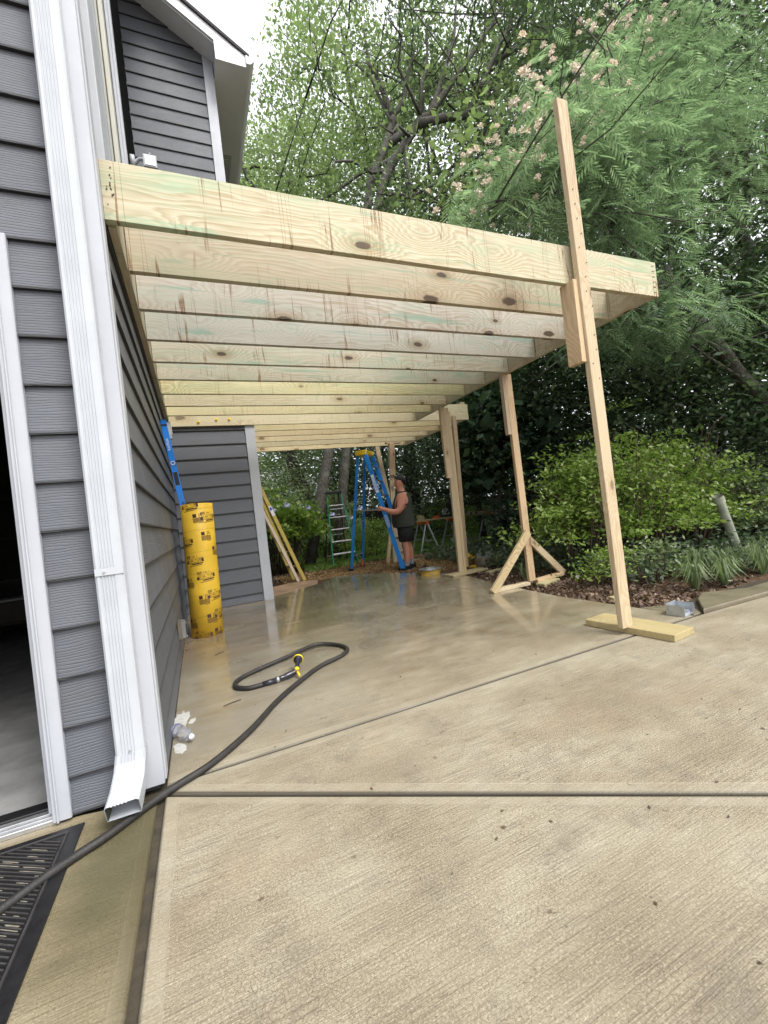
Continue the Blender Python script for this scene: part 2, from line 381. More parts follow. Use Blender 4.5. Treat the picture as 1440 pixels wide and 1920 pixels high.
MAT['leaf_mim'] = mat_leaf('feathery_leaves', (.16, .235, .155), (.26, .345, .25), .48, .42, (.38, .46, .36))
MAT['leaf_hedge'] = mat_leaf('hedge_leaves', (.14, .22, .04), (.26, .36, .085), .45, .38, (.36, .43, .16))
MAT['leaf_big'] = mat_leaf('large_glossy_leaves', (.03, .06, .035), (.06, .10, .06), .25, .24, (.12, .18, .10))
MAT['leaf_hyd'] = mat_leaf('hydrangea_leaves', (.14, .23, .04), (.25, .37, .08), .45, .45, (.36, .44, .13))
MAT['grass'] = mat_leaf('grass_blades', (.14, .25, .045), (.24, .37, .09), .4, .5, (.36, .42, .16))
MAT['flower'] = plain('pink_silk_flower', (.95, .84, .72), .8, 0, .2, 3)
MAT['bloom'] = plain('pale_blue_bloom', (.42, .45, .68), .8, 0, .2, 6)
MAT['litter'] = mat_leaf('dead_leaves', (.055, .035, .024), (.15, .098, .066), .1, .7, (.28, .20, .14))
MAT['chips'] = mat_leaf('wood_chips', (.22, .12, .045), (.46, .30, .13), .05, .8, (.62, .46, .24))

def mat_ground():
    g = NG('earth'); o = g.obj(); X, Y, Z = g.xyz(o)
    n = g.noise(o, 9, 6, .7); v = g.voro(o, 38, 'F1', 'Color')
    vr = g.xyz(v)[0]
    col = g.mix(n, (.045, .028, .018), (.12, .075, .048))
    col = g.mix(g.mr(vr, .6, .8, 0., .5), col, (.17, .10, .06))
    ed = g.math('ADD', Y, g.math('MULTIPLY', g.math('SUBTRACT', g.noise(o, .9, 3), .5), 2.))
    col = g.mix(g.mr(ed, 9.4, 10.3), col, g.mix(g.noise(o, 3, 5), (.03, .055, .012), (.07, .10, .025)))
    return g.fin(col, .9, g.bump(g.math('ADD', n, vr), .8, .02), .2)
MAT['soil'] = mat_ground()

def mat_glass():
    g = NG('clear_plastic'); b = g.b
    b.inputs['Base Color'].default_value = (.93, .95, 1, 1); b.inputs['Roughness'].default_value = .08
    b.inputs['Transmission Weight'].default_value = .85; b.inputs['IOR'].default_value = 1.25
    return g.m
MAT['clear'] = mat_glass()
def mat_window():
    return plain('window_glass', (.03, .04, .045), .06)
MAT['glass'] = mat_window()

# ------------------------------------------------------------------ mesh helpers
def link(name, me, mat, parent=None, smooth=False, loc=None, rot=None):
    o = bpy.data.objects.new(name, me); COL.objects.link(o)
    if mat is not None and len(me.materials) == 0: me.materials.append(MAT[mat] if isinstance(mat, str) else mat)
    if smooth and len(me.polygons): me.polygons.foreach_set('use_smooth', [True]*len(me.polygons))
    if parent: o.parent = parent
    if loc is not None: o.location = loc
    if rot is not None: o.rotation_euler = rot
    return o
def tag(o, label, cat, group=None):
    o['label'] = label; o['category'] = cat
    if group: o['group'] = group
    return o
def thing(name, label, cat, loc=(0, 0, 0), rotz=0, group=None):
    o = bpy.data.objects.new(name, None); COL.objects.link(o)
    o.location = loc; o.rotation_euler = (0, 0, rotz); o.empty_display_size = .1
    return tag(o, label, cat, group)
def struct(o): o['kind'] = 'structure'; return o
def stuff(o): o['kind'] = 'stuff'; return o
def pyd(name, v, f):
    me = bpy.data.meshes.new(name); me.from_pydata([tuple(p) for p in v], [], f); me.update(); return me
_cb = {}
def cbox_me(dx, dy, dz, b=.002):
    key = (round(dx, 4), round(dy, 4), round(dz, 4), b)
    if key in _cb: return _cb[key]
    bm = bmesh.new(); bmesh.ops.create_cube(bm, size=1)
    for v in bm.verts: v.co = Vector((v.co.x*dx, v.co.y*dy, v.co.z*dz))
    if b: bmesh.ops.bevel(bm, geom=bm.edges[:], offset=b, segments=1, affect='EDGES')
    me = bpy.data.meshes.new('box'); bm.to_mesh(me); bm.free(); _cb[key] = me
    return me
def box(name, x0, x1, y0, y1, z0, z1, mat, parent=None, b=.002):
    """board with its long side along local X so that the grain follows it"""
    d = [x1-x0, y1-y0, z1-z0]; c = ((x0+x1)/2, (y0+y1)/2, (z0+z1)/2)
    k = (d.index(max(d)), mat)
    key = tuple(round(q, 4) for q in d)
    if k[0] == 0: me = cbox_me(*d, b).copy(); rot = (0, 0, 0)
    elif k[0] == 1: me = cbox_me(d[1], d[0], d[2], b).copy(); rot = (0, 0, math.pi/2)
    else: me = cbox_me(d[2], d[1], d[0], b).copy(); rot = (0, -math.pi/2, 0)
    return link(name, me, mat, parent, loc=c, rot=rot)
def bar(name, p, q, w, t, mat, parent=None, b=.002, side=None):
    """board from p to q: local X along it, width w (local Z) and thickness t (local Y)"""
    p = Vector(p); q = Vector(q); d = q-p; L = d.length; x = d.normalized()
    sd = Vector(side) if side else Vector((0, 1, 0))
    z = x.cross(sd)
    if z.length < 1e-3: z = x.cross(Vector((1, 0, 0)))
    z.normalize(); y = z.cross(x)
    me = cbox_me(L, t, w, b).copy()
    o = link(name, me, mat, parent)
    R = Matrix((x, y, z)).transposed().to_4x4(); R.translation = (p+q)/2
    o.matrix_local = R
    return o
def cr(pts, n=8):
    """Catmull-Rom through points"""
    P = [Vector(p) for p in pts]; P = [P[0]*2-P[1]]+P+[P[-1]*2-P[-2]]; out = []
    for i in range(1, len(P)-2):
        for k in range(n):
            t = k/n; a, b, c_, d = P[i-1], P[i], P[i+1], P[i+2]
            out.append(.5*((2*b)+(c_-a)*t+(2*a-5*b+4*c_-d)*t*t+(3*b-a-3*c_+d)*t**3))
    out.append(P[-2]); return out
def tube_geo(pts, rad, seg=8, cap=True):
    P = [Vector(p) for p in pts]; n = len(P)
    rad = rad if hasattr(rad, '__len__') else [rad]*n
    V = []; F = []; prev = None
    for i in range(n):
        d = (P[min(i+1, n-1)]-P[max(i-1, 0)]); d = d.normalized() if d.length > 1e-9 else Vector((0, 0, 1))
        if prev is None: a = d.orthogonal().normalized()
        else:
            a = prev-d*prev.dot(d); a = a.normalized() if a.length > 1e-6 else d.orthogonal().normalized()
        prev = a; b_ = d.cross(a)
        for k in range(seg):
            an = 2*math.pi*k/seg
            V.append(P[i]+(a*math.cos(an)+b_*math.sin(an))*rad[i])
    for i in range(n-1):
        for k in range(seg):
            k2 = (k+1) % seg
            F.append((i*seg+k, i*seg+k2, (i+1)*seg+k2, (i+1)*seg+k))
    if cap:
        F.append(tuple(range(seg-1, -1, -1))); F.append(tuple((n-1)*seg+k for k in range(seg)))
    return V, F
class MB:
    def __init__(s): s.v = []; s.f = []
    def add(s, V, F):
        o = len(s.v); s.v += [tuple(v) for v in V]; s.f += [tuple(i+o for i in f) for f in F]; return s
    def tube(s, pts, rad, seg=8, cap=True): return s.add(*tube_geo(pts, rad, seg, cap))
    def box(s, x0, x1, y0, y1, z0, z1):
        V = [(x, y, z) for x in (x0, x1) for y in (y0, y1) for z in (z0, z1)]
        return s.add(V, [(0, 1, 3, 2), (4, 6, 7, 5), (0, 4, 5, 1), (2, 3, 7, 6), (0, 2, 6, 4), (1, 5, 7, 3)])
    def ring(s, rings, cap0=True, cap1=True):
        n = len(rings[0]); V = [p for r in rings for p in r]; F = []
        for i in range(len(rings)-1):
            for k in range(n):
                k2 = (k+1) % n; F.append((i*n+k, i*n+k2, (i+1)*n+k2, (i+1)*n+k))
        if cap0: F.append(tuple(range(n-1, -1, -1)))
        if cap1: F.append(tuple((len(rings)-1)*n+k for k in range(n)))
        return s.add(V, F)
    def prism(s, poly, z0, z1, ch=0):
        n = len(poly)
        return s.ring([[(x, y, z0) for x, y in poly], [(x, y, z1) for x, y in poly]])
    def build(s, name, mat, parent=None, smooth=False, loc=None, rot=None):
        return link(name, pyd(name, s.v, s.f), mat, parent, smooth, loc, rot)
def np_mesh(name, V, k, mat, parent=None, smooth=False):
    """V: (n*k,3) vertices, each k of them one polygon"""
    n = len(V)//k
    me = bpy.data.meshes.new(name)
    me.vertices.add(n*k); me.vertices.foreach_set('co', np.ascontiguousarray(V, np.float32).ravel())
    me.loops.add(n*k); me.loops.foreach_set('vertex_index', np.arange(n*k, dtype=np.int32))
    me.polygons.add(n); me.polygons.foreach_set('loop_start', np.arange(0, n*k, k, dtype=np.int32))
    try: me.polygons.foreach_set('loop_total', np.full(n, k, dtype=np.int32))
    except Exception: pass
    me.update(calc_edges=True)
    return link(name, me, mat, parent, smooth)
def leaves(C, size, rs, asp=.5, droop=.4, upb=.6):
    """pointed leaf quads at centres C; mostly face up, tips hang"""
    n = len(C)
    nrm = rs.normal(size=(n, 3)); nrm[:, 2] = np.abs(nrm[:, 2])+upb; nrm /= np.linalg.norm(nrm, axis=1)[:, None]
    d = rs.normal(size=(n, 3)); d[:, 2] -= droop; d -= nrm*(d*nrm).sum(1)[:, None]; d /= np.linalg.norm(d, axis=1)[:, None]
    sd = np.cross(nrm, d); L = size*rs.uniform(.6, 1.3, n)[:, None]
    a = C-d*L*.5; b = C+sd*L*asp*.5-d*L*.05; c_ = C+d*L*.5; e = C-sd*L*asp*.5-d*L*.05
    return np.stack([a, b, c_, e], 1).reshape(-1, 3)

# ------------------------------------------------------------------ ground and slabs
gb = MB(); rs = np.random.RandomState(3)
nx_, ny_ = 60, 70
xs = np.concatenate([np.linspace(-60, -4, 8), np.linspace(-3, 14, 70), np.linspace(16, 140, 14)])
ys = np.concatenate([np.linspace(-60, -4, 6), np.linspace(-3, 16, 80), np.linspace(18, 220, 16)])
V = []
for y in ys:
    for x in xs:
        z = -.045+.02*math.sin(x*2.1+y)*math.cos(y*1.7)+.012*math.sin(x*5.3)*math.sin(y*6.1)
        if x > 4.2 and y > 2.5: z += .05*min(1, (x-4.2)/1.5)
        if 1.5 < x < 5 and 6.5 < y < 9.6: z += .018
        V.append((x, y, z))
nX = len(xs)
F = [(j*nX+i, j*nX+i+1, (j+1)*nX+i+1, (j+1)*nX+i) for j in range(len(ys)-1) for i in range(nX-1)]
struct(link('ground', pyd('ground', V, F), 'soil', smooth=True))

def slab(poly, mat, name='concrete_slab', z=0., ch=.009, depth=.12):
    """slab section with a rounded edge; poly counter-clockwise"""
    bm = bmesh.new(); vs_ = [bm.verts.new((x, y, z)) for x, y in poly]; f = bm.faces.new(vs_)
    r = bmesh.ops.extrude_face_region(bm, geom=[f])
    for e in r['geom']:
        if isinstance(e, bmesh.types.BMVert): e.co.z -= depth
    bm.faces.ensure_lookup_table()
    top = [e for e in bm.edges if all(abs(v.co.z-z) < 1e-6 for v in e.verts)]
    bmesh.ops.recalc_face_normals(bm, faces=bm.faces[:])
    bmesh.ops.bevel(bm, geom=top, offset=ch, segments=3, affect='EDGES', profile=.5)
    me = bpy.data.meshes.new(name); bm.to_mesh(me); bm.free()
    return struct(link(name, me, mat))
J = .006
slab([(-.255, 2.268), (3.62, 2.268), (3.575, 2.71), (3.54, 3.27), (3.515, 3.60), (3.54, 4.03), (3.61, 4.88), (3.79, 6.01), (3.54, 6.72), (2.94, 7.64), (2.35, 8.1), (1.9, 7.62), (.98, 7.0), (.955, 6.87), (-.27, 6.86)], 'conc')  # outline and most positions below back-projected from image pixels at chosen camera height
slab([(-.255, 2.185+.01), (1.71, .912), (4.8, -1.14), (6.4, 1.2), (6.4, 2.10), (3.72, 2.256), (-.255, 2.256)], 'conc')
slab([(-.255, -4), (6.3, -4), (6.3, -2.16), (4.8, -1.158), (1.71, .894), (-.255, 2.178)], 'conc')
slab([(-4.2, -4), (-.284, -4), (-.284, 2.185), (-.6, 2.262), (-4.2, 2.262)], 'conc_side', ch=.014)
slab([(3.74, 2.27), (6.5, 2.112), (6.5, 2.4), (4.65, 2.42), (4.29, 2.60), (4.05, 2.50)], 'conc_dark', 'concrete_pad', .03)
slab([(.97, 7.03), (1.86, 7.68), (2.0, 8.2), (1.55, 8.36), (.97, 8.1)], 'conc_red', 'concrete_pad', -.008)
slab([(3.60, 2.74), (3.98, 2.56), (3.76, 2.30), (3.66, 2.30)], 'conc_dark', 'concrete_pad', -.006)
# bed under the joints
struct(MB().box(-4, 6.2, -3.9, 2.6, -.1, -.014).build('joint_bed', 'joint_dirt'))

# ------------------------------------------------------------------ the house
house = thing('house', 'grey lap-sided two-storey house with white trim, open doorway and projecting gabled wing', 'house', (-.3, 2.3, 0))
house_inv = Vector((-.3, 2.3, 0))
def H(o):
    o.parent = house; o.location = o.location - house_inv; return o
EXP = .2085
def lap(u0, u1, z0, plane, axis, sign, ztop=None, mat='siding'):
    """one lap-siding board; axis 'x': runs along x on plane y; axis 'y': runs along y on plane x"""
    L = u1-u0; h = EXP+.012
    if ztop: h = ztop-z0
    top = .006; bot = .024
    V = [(-L/2, 0, 0), (-L/2, -bot, 0), (-L/2, -bot, .004), (-L/2, -top, h), (-L/2, 0, h)]
    V += [(L/2, y, z) for _, y, z in V]
    F = [(0, 1, 2, 3, 4), (9, 8, 7, 6, 5)]+[(i, i+5, (i+1) % 5+5, (i+1) % 5) for i in range(5)]
    me = pyd('siding_board', V, F)
    bm = bmesh.new(); bm.from_mesh(me); bmesh.ops.recalc_face_normals(bm, faces=bm.faces[:]); bm.to_mesh(me); bm.free()
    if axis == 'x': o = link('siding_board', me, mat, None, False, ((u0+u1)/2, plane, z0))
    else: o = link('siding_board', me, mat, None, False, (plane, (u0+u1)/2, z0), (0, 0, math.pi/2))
    return H(o)
XW, YF, YB, XB = -.278, 2.262, 6.86, .93
TOP = 9.0
# structural wall cores
H(MB().box(-.50, XW-.001, YF+.001, YB+3, .0, TOP).build('wall', 'sheath'))
H(MB().box(-2.2, -.50, YF+.001, YF+.12, 2.48, TOP).build('wall', 'sheath'))
H(MB().box(-.669, -.50, YF+.001, YF+.12, .0, 2.48).build('wall', 'sheath'))
H(MB().box(-6, -1.75, YF+.001, YF+.12, .0, TOP).build('wall', 'sheath'))
wb = MB(); zt = lambda x: 8.40+.63*(.86-x)
wb.ring([[(XW, YB+.001, -.02), (XB, YB+.001, -.02), (XB, YB+.001, zt(XB)), (XW, YB+.001, zt(XW))],
         [(XW, YB+5, -.02), (XB, YB+5, -.02), (XB, YB+5, zt(XB)), (XW, YB+5, zt(XW))]])
H(wb.build('wall', 'sheath'))
k = 0; z = .165-EXP
while z < TOP-.3:
    z0 = max(z, .012)
    # front wall between door casing and corner board, whole above the door
    if z+EXP < 2.47: lap(-.605, -.36, z0, YF, 'x', 1, z+EXP+.01 if z < 0 else None)
    else: lap(-2.3, -.36, z0, YF, 'x', 1)
    # side wall; above the deck it stops at the patio door
    if z < 2.7 or z > 7.05: lap(YF+.035, YB-.03, z0, XW, 'y', 1, z+EXP+.01 if z < 0 else None)
    else: lap(4.50, YB-.03, z0, XW, 'y', 1)
    z += EXP
# front wall row of the door head
z = .124-EXP
while z < 8.9:
    z0 = max(z, -.0)
    x1 = XB-.115
    if z > 8.0:
        xr = min(x1, .86-(z-8.36)/.63); 
        if xr > XW+.05: lap(XW, xr+.03, z0, YB, 'x', 1)
    elif not (2.66 < z < 2.8): lap(XW, x1, z0, YB, 'x', 1, z+EXP+.01 if z < 0 else None)
    z += EXP
# trim
def Hb(name, *a, **k): return H(box(name, *a, **k))
Hb('corner_board', -.365, -.256, 2.226, 2.262, 0.03, TOP, 'white', b=.003)
Hb('corner_board', -.278, -.250, 2.263, 2.345, 0.03, TOP, 'white', b=.003)
Hb('corner_board', XB-.118, XB+.026, YB-.034, YB, -.01, 8.40, 'white', b=.003)
Hb('corner_board', XB, XB+.026, YB+.001, YB+.11, -.01, 8.1, 'white', b=.003)
Hb('inside_corner_trim', XW-.002, XW+.022, YB-.032, YB-.002, .0, 9.0, 'siding', b=.002)
# side of the wing
z = .124-EXP
while z < 8.0:
    L = 5
    V = None
    lap(YB+.11, YB+5, max(z, 0), XB, 'y', 1)
    z += EXP
# door casing, jamb, threshold
Hb('door_casing', -.672, -.606, 2.222, 2.262, .012, 2.47, 'white', b=.004)
Hb('door_casing', -.655, -.648, 2.212, 2.222, .012, 2.40, 'white', b=.002)
Hb('door_casing', -2.3, -.672, 2.222, 2.262, 2.39, 2.47, 'white', b=.004)
Hb('door_jamb', -.694, -.672, 2.265, 2.42, .035, 2.39, 'white', b=.002)
Hb('door_jamb', -1.80, -.695, 2.265, 2.42, 2.372, 2.39, 'white', b=.002)
Hb('door_casing', -1.83, -1.76, 2.222, 2.262, .012, 2.39, 'white', b=.004)
Hb('threshold', -1.76, -.66, 2.235, 2.33, .0, .022, 'alu', b=.003)
Hb('threshold_ridge', -1.76, -.664, 2.255, 2.262, .0221, .028, 'alu', b=.001)
Hb('threshold_ridge', -1.76, -.664, 2.285, 2.292, .0221, .028, 'alu', b=.001)
Hb('weather_strip', -1.76, -.675, 2.331, 2.40, .0, .030, 'blackp', b=.003)
# room behind the door
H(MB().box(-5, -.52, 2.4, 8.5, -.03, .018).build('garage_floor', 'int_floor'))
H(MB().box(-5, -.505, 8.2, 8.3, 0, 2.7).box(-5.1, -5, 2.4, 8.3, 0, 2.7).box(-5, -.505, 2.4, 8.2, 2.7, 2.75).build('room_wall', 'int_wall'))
sh = thing('shelving_unit', 'dark shelving unit barely visible inside the unlit doorway', 'shelf', (-1.9, 6.6, .018))
for xx in (-.5, .5):
    for yy in (-.2, .2): box('upright', xx-.02, xx+.02, yy-.02, yy+.02, 0, 1.8, 'int_wall', sh)
for zz in (.3, .8, 1.3, 1.78): box('shelf', -.48, .48, -.18, .18, zz, zz+.02, 'int_wall', sh)
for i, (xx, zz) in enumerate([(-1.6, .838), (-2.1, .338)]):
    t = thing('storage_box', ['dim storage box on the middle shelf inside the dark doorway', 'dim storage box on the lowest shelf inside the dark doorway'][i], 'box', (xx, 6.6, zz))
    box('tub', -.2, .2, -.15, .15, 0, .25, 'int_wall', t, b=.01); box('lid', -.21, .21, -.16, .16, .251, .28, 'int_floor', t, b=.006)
# roof: wing with eave, rake and gutter
rf = MB()
def roofpt(x, y, up=0): return (x, y, 8.275+.65*(1.34-x)+up)
rf.ring([[roofpt(1.45, 6.47, -.02), roofpt(-3.5, 6.47, -.02), roofpt(-3.5, 6.47, .03), roofpt(1.46, 6.47, .03)],
         [roofpt(1.45, 15, -.02), roofpt(-3.5, 15, -.02), roofpt(-3.5, 15, .03), roofpt(1.46, 15, .03)]])
H(rf.build('roof', 'shingle'))
fa = MB(); bt = lambda x: 8.37+.63*(.86-x)
fa.ring([[(1.40, 6.50, 8.055), (-3.4, 6.50, bt(-3.4)), (-3.4, 6.50, roofpt(-3.4, 0)[2]-.025), (1.40, 6.50, roofpt(1.40, 0)[2]-.025)],
         [(1.40, 6.53, 8.055), (-3.4, 6.53, bt(-3.4)), (-3.4, 6.53, roofpt(-3.4, 0)[2]-.025), (1.40, 6.53, roofpt(1.40, 0)[2]-.025)]])
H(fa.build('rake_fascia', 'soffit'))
so = MB()
so.ring([[(1.0, 6.532, bt(1.0)), (-3.4, 6.532, bt(-3.4)), (-3.4, 6.532, bt(-3.4)+.02), (1.0, 6.532, bt(1.0)+.02)],
         [(1.0, YB+.02, bt(1.0)), (-3.4, YB+.02, bt(-3.4)), (-3.4, YB+.02, bt(-3.4)+.02), (1.0, YB+.02, bt(1.0)+.02)]])
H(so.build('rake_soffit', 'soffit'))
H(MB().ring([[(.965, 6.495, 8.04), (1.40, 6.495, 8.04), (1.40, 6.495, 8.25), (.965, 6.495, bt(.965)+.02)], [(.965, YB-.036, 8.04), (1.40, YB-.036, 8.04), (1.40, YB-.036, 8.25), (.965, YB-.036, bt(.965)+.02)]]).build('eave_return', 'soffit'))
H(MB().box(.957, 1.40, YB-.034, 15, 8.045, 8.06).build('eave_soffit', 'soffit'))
vt = MB()
for i in range(14): vt.box(1.10+.0, 1.30, 8.2+i*.05, 8.225+i*.05, 8.036, 8.0445)
H(vt.build('soffit_vent', 'alu'))
prof = [(1.402, 8.08), (1.46, 8.08), (1.515, 8.13), (1.515, 8.16), (1.535, 8.20), (1.535, 8.23), (1.52, 8.23), (1.402, 8.20)]
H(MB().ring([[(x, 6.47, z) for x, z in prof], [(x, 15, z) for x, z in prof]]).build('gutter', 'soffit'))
# main roof overhead, above the frame
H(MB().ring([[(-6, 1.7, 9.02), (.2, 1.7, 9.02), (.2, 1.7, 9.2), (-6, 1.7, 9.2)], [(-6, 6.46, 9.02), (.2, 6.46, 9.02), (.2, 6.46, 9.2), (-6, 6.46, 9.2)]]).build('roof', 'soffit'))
# patio door on the upper side wall
pd = H(MB().box(XW-.02, XW+.004, 2.55, 4.5, 3.02, 7.0).build('patio_door', 'glass'))
def P(name, x0, x1, y0, y1, z0, z1, mat):
    o = box(name, x0, x1, y0, y1, z0, z1, mat, pd, b=.004)
    return o
P('door_frame', XW+.005, XW+.045, 2.50, 2.62, 3.0, 7.05, 'white')
P('door_frame', XW+.005, XW+.030, 2.66, 2.96, 3.0, 7.05, 'white')
P('door_frame', XW+.005, XW+.045, 4.38, 4.50, 3.0, 7.05, 'white')
P('door_frame', XW+.005, XW+.045, 2.98, 4.38, 6.93, 7.05, 'white')
P('door_frame', XW+.005, XW+.055, 2.98, 4.38, 3.0, 3.07, 'cream')
P('sash_stile', XW+.005, XW+.028, 2.99, 3.10, 3.08, 6.92, 'white')
P('sash_stile', XW+.005, XW+.036, 3.60, 3.72, 3.08, 6.92, 'cream')
P('sash_stile', XW+.005, XW+.028, 4.26, 4.37, 3.08, 6.92, 'white')
H(MB().box(XW, XW+.006, 2.35, 2.49, 3.0, 7.05).build('exposed_sheathing', 'twig'))
# wall lamp
wl = thing('wall_lamp', 'small white floodlight bracket on the grey wall above the first joist', 'lamp', (XW+.02, 5.4, 5.36))
wl.scale = (1.35, 1.35, 1.35)
MB().tube([(0, 0, 0), (.035, 0, 0)], .06, 16).build('back_plate', 'white', wl, True)
MB().tube(cr([(.03, 0, 0), (.07, -.02, .03), (.11, -.03, .02)], 4), .014, 8).build('arm', 'white', wl, True)
MB().box(.10, .20, -.09, .03, -.07, .03).build('lamp_head', 'white', wl)
MB().box(.112, .188, -.095, -.091, -.06, .02).build('lens', 'alu', wl)
MB().tube([(.15, -.03, .03), (.15, -.03, .09)], .008, 6).build('finial', 'white', wl)
# downspout: ribbed profile with elbow
def dprof(w, d, n=5, rib=.004):
    """ribbed rectangular profile, front face towards -y"""
    pts = []; r = .008
    pts += [(-w/2, d), (-w/2, r), (-w/2+r, 0)]
    for i in range(n):
        a = -w/2+.018+(w*.62-.01)*i/n; s_ = (w*.62-.01)/n
        pts += [(a, 0), (a+s_*.25, rib), (a+s_*.55, rib), (a+s_*.8, 0)]
    pts += [(w/2-r, 0), (w/2, r), (w/2, d)]
    return pts
dw, dd = .108, .075
sx, sy_ = -.362, 2.147
pr = dprof(dw, dd)
def ringat(cx, cyy, cz, tilt=0, sc=1.):
    ct, st_ = math.cos(tilt), math.sin(tilt)
    return [(cx+x*sc, cyy+y*ct*sc, cz-(y*st_)*sc) for x, y in pr]
ds = MB()
ds.ring([ringat(sx-.0, sy_, TOP), ringat(sx, sy_, .22)], True, False)
dso = H(ds.build('downspout', 'gutter'))
el = MB(); R0 = []
path = [(0, .24), (-.003, .205), (-.014, .18), (-.034, .158), (-.062, .142), (-.100, .130), (-.145, .118)]
for i, (yy, zz) in enumerate(path):
    t = (0, .12, .4, .75, 1.0, 1.1, 1.1)[i]; crimp = 1.02+(.022 if i in (1, 3) else 0)
    R0.append(ringat(sx-.004*i, sy_+yy, zz, t, crimp+.01*i))
el.ring(R0, False, False)
elo = el.build('elbow', 'gutter', dso); elo.location = (0, 0, 0)
ln_ = MB(); ln_.ring([[(sx+(x-sx)*.965, y+.002, z-.0015) for x, y, z in r] for r in R0[2:]], False, False); lno = ln_.build('mossy_shade_lining', 'moss_shade', dso)  # added inner tube, algae-tinted and dark to paint shade into the mouth
m = elo.modifiers.new('thickness', 'SOLIDIFY'); m.thickness = .0015
def strap(z0):
    b_ = MB(); pts = [(sx-.052, sy_+.11), (sx-.052, sy_-.004), (sx+.052, sy_-.004), (sx+.052, sy_+.11)]
    inn = [(sx-.0505, sy_+.11), (sx-.0505, sy_-.002), (sx+.0505, sy_-.002), (sx+.0505, sy_+.11)]
    poly = pts+inn[::-1]
    b_.ring([[(x, y, z0) for x, y in poly], [(x, y, z0+.03) for x, y in poly]])
    o = b_.build('strap', 'gutter', dso)
    MB().tube([(sx-.018, sy_-.004, z0+.015), (sx-.018, sy_-.009, z0+.015)], .005, 8).build('screw', 'alu', dso)
strap(1.0)
MB().tube([(sx-.0, sy_-.002, .25), (sx, sy_-.007, .25)], .005, 8).build('screw', 'alu', dso)
# outlet box low on the side wall
ob = thing('outlet_box', 'grey metal outdoor outlet box low on the side wall before the yellow tube', 'outlet', (XW+.021, 4.35, .29))
MB().box(0, .03, -.05, .05, -.08, .08).build('box_body', 'conc_dark', ob)
MB().box(.031, .06, -.045, .045, -.075, .075).build('cover', 'greybox', ob)
MB().box(.066, .072, -.05, -.03, .05, .07).build('hinge', 'silver', ob)
MB().box(.066, .072, -.05, -.03, -.07, -.05).build('hinge', 'silver', ob)
jb = thing('junction_box', 'small white box in the inner wall corner under the joists behind the blue level', 'box', (XW+.023, 6.3, 2.52))
MB().box(0, .07, -.04, .04, -.11, .11).build('cover', 'white', jb); MB().box(.071, .08, -.02, .02, -.05, .05).build('latch', 'cream', jb)

# ------------------------------------------------------------------ deck frame
deck = thing('deck_frame', 'new pressure-treated timber deck frame of long parallel joists overhead', 'deck', (-.22, 2.41, 2.70))
dinv = Vector((-.22, 2.41, 2.70))
def D(o): o.parent = deck; o.location = o.location-dinv; return o
ZB, ZT = 2.70, 2.99
led = D(box('ledger_board', -.252, -.212, 2.45, 6.78, ZB-.005, ZT, 'joist'))
ys_j = [2.83, 3.30, 3.80, 4.27, 4.75, 5.24, 5.75, 6.20]
D(box('joist', -.255, 3.825, 2.39, 2.432, ZB-.003, ZT+.004, 'joist'))
for i, yj in enumerate(ys_j):
    D(box('joist', -.208, 3.760, yj, yj+.042, ZB+rnd.uniform(-.004, .004), ZT+rnd.uniform(-.006, .004), 'joist' if i < 5 else 'joist_y'))
D(box('rim_joist', 3.765, 3.805, 2.436, 6.79, ZB-.006, ZT, 'joist'))
l2 = D(box('ledger_board', -.25, 4.90, 6.795, 6.836, ZB-.012, ZT-.01, 'joist_far'))
for yj in (7.30, 7.78, 8.28, 8.82, 9.38):
    D(box('joist', .965, 4.84, yj, yj+.042, ZB+rnd.uniform(-.004, .004), ZT, 'joist_far'))
D(box('rim_joist', 4.845, 4.885, 6.84, 9.44, ZB-.006, ZT, 'joist_far'))
D(box('block', 3.70, 3.80, 2.45, 2.62, ZT+.006, ZT+.045, 'spf'))
D(box('block', 4.80, 4.89, 6.86, 7.0, ZT+.006, ZT+.05, 'spf'))
for bx, bz in ((-.12, 2.93), (.17, 2.75), (.42, 2.78), (.60, 2.78), (.55, 2.92)):
    b = MB().tube([(bx, 6.794, bz), (bx, 6.786, bz)], .02, 12).tube([(bx, 6.787, bz), (bx, 6.772, bz)], .011, 6).build('bolt', 'orange')
    b.active_material = MAT['ycap']; D(b)
nl = MB()
for xx in (3.775, 3.79):
    for i in range(6): nl.tube([(xx+rnd.uniform(-.004, .004), 2.3895, 2.73+i*.045), (xx, 2.386, 2.73+i*.045)], .004, 6)
for i in range(12):
    a, bz = rnd.uniform(-.235, -.20), rnd.uniform(2.76, 2.97); nl.tube([(a, 2.3895, bz), (a, 2.386, bz)], rnd.uniform(.002, .0045), 6)
stuff(D(nl.build('nail', 'rust')))

# ------------------------------------------------------------------ temporary posts
def nails(par, pts, r=.0035):
    b = MB()
    for p, q in pts: b.tube([p, q], r, 6)
    stuff(b.build('nail', 'rust', par))
p1 = thing('temporary_post', 'tall whitewood post nailed to the first joist, rising above the deck from a flat board', 'post', (2.875, 2.33, .05))
po = bar('stud', (.012, 0, .0), (-.035, .005, 4.02), .106, .046, 'spf', p1, b=.003, side=(0, 1, 0))
cl = box('cleat', -.118, -.070, .0, .13, 2.03, 2.655, 'spf', p1)
nails(p1, [((rnd.uniform(-.045, .045), -.0235, 2.2+i*.1), (rnd.uniform(-.04, .04)*0+0.0, -.0265, 2.2+i*.1)) if False else ((x_, -.018, z_), (x_, -.0265, z_)) for i in range(14) for x_, z_ in [(rnd.uniform(-.04, .045), 1.9+i*.11)]])
bd = tag(bar('base_board', (2.985, 2.69, .026), (2.985+.07, 2.00, .026), .26, .050, 'foot', b=.003, side=(0, 0, 1)), 'yellow-brown treated board lying flat on the wet slab under the tall front post', 'board')
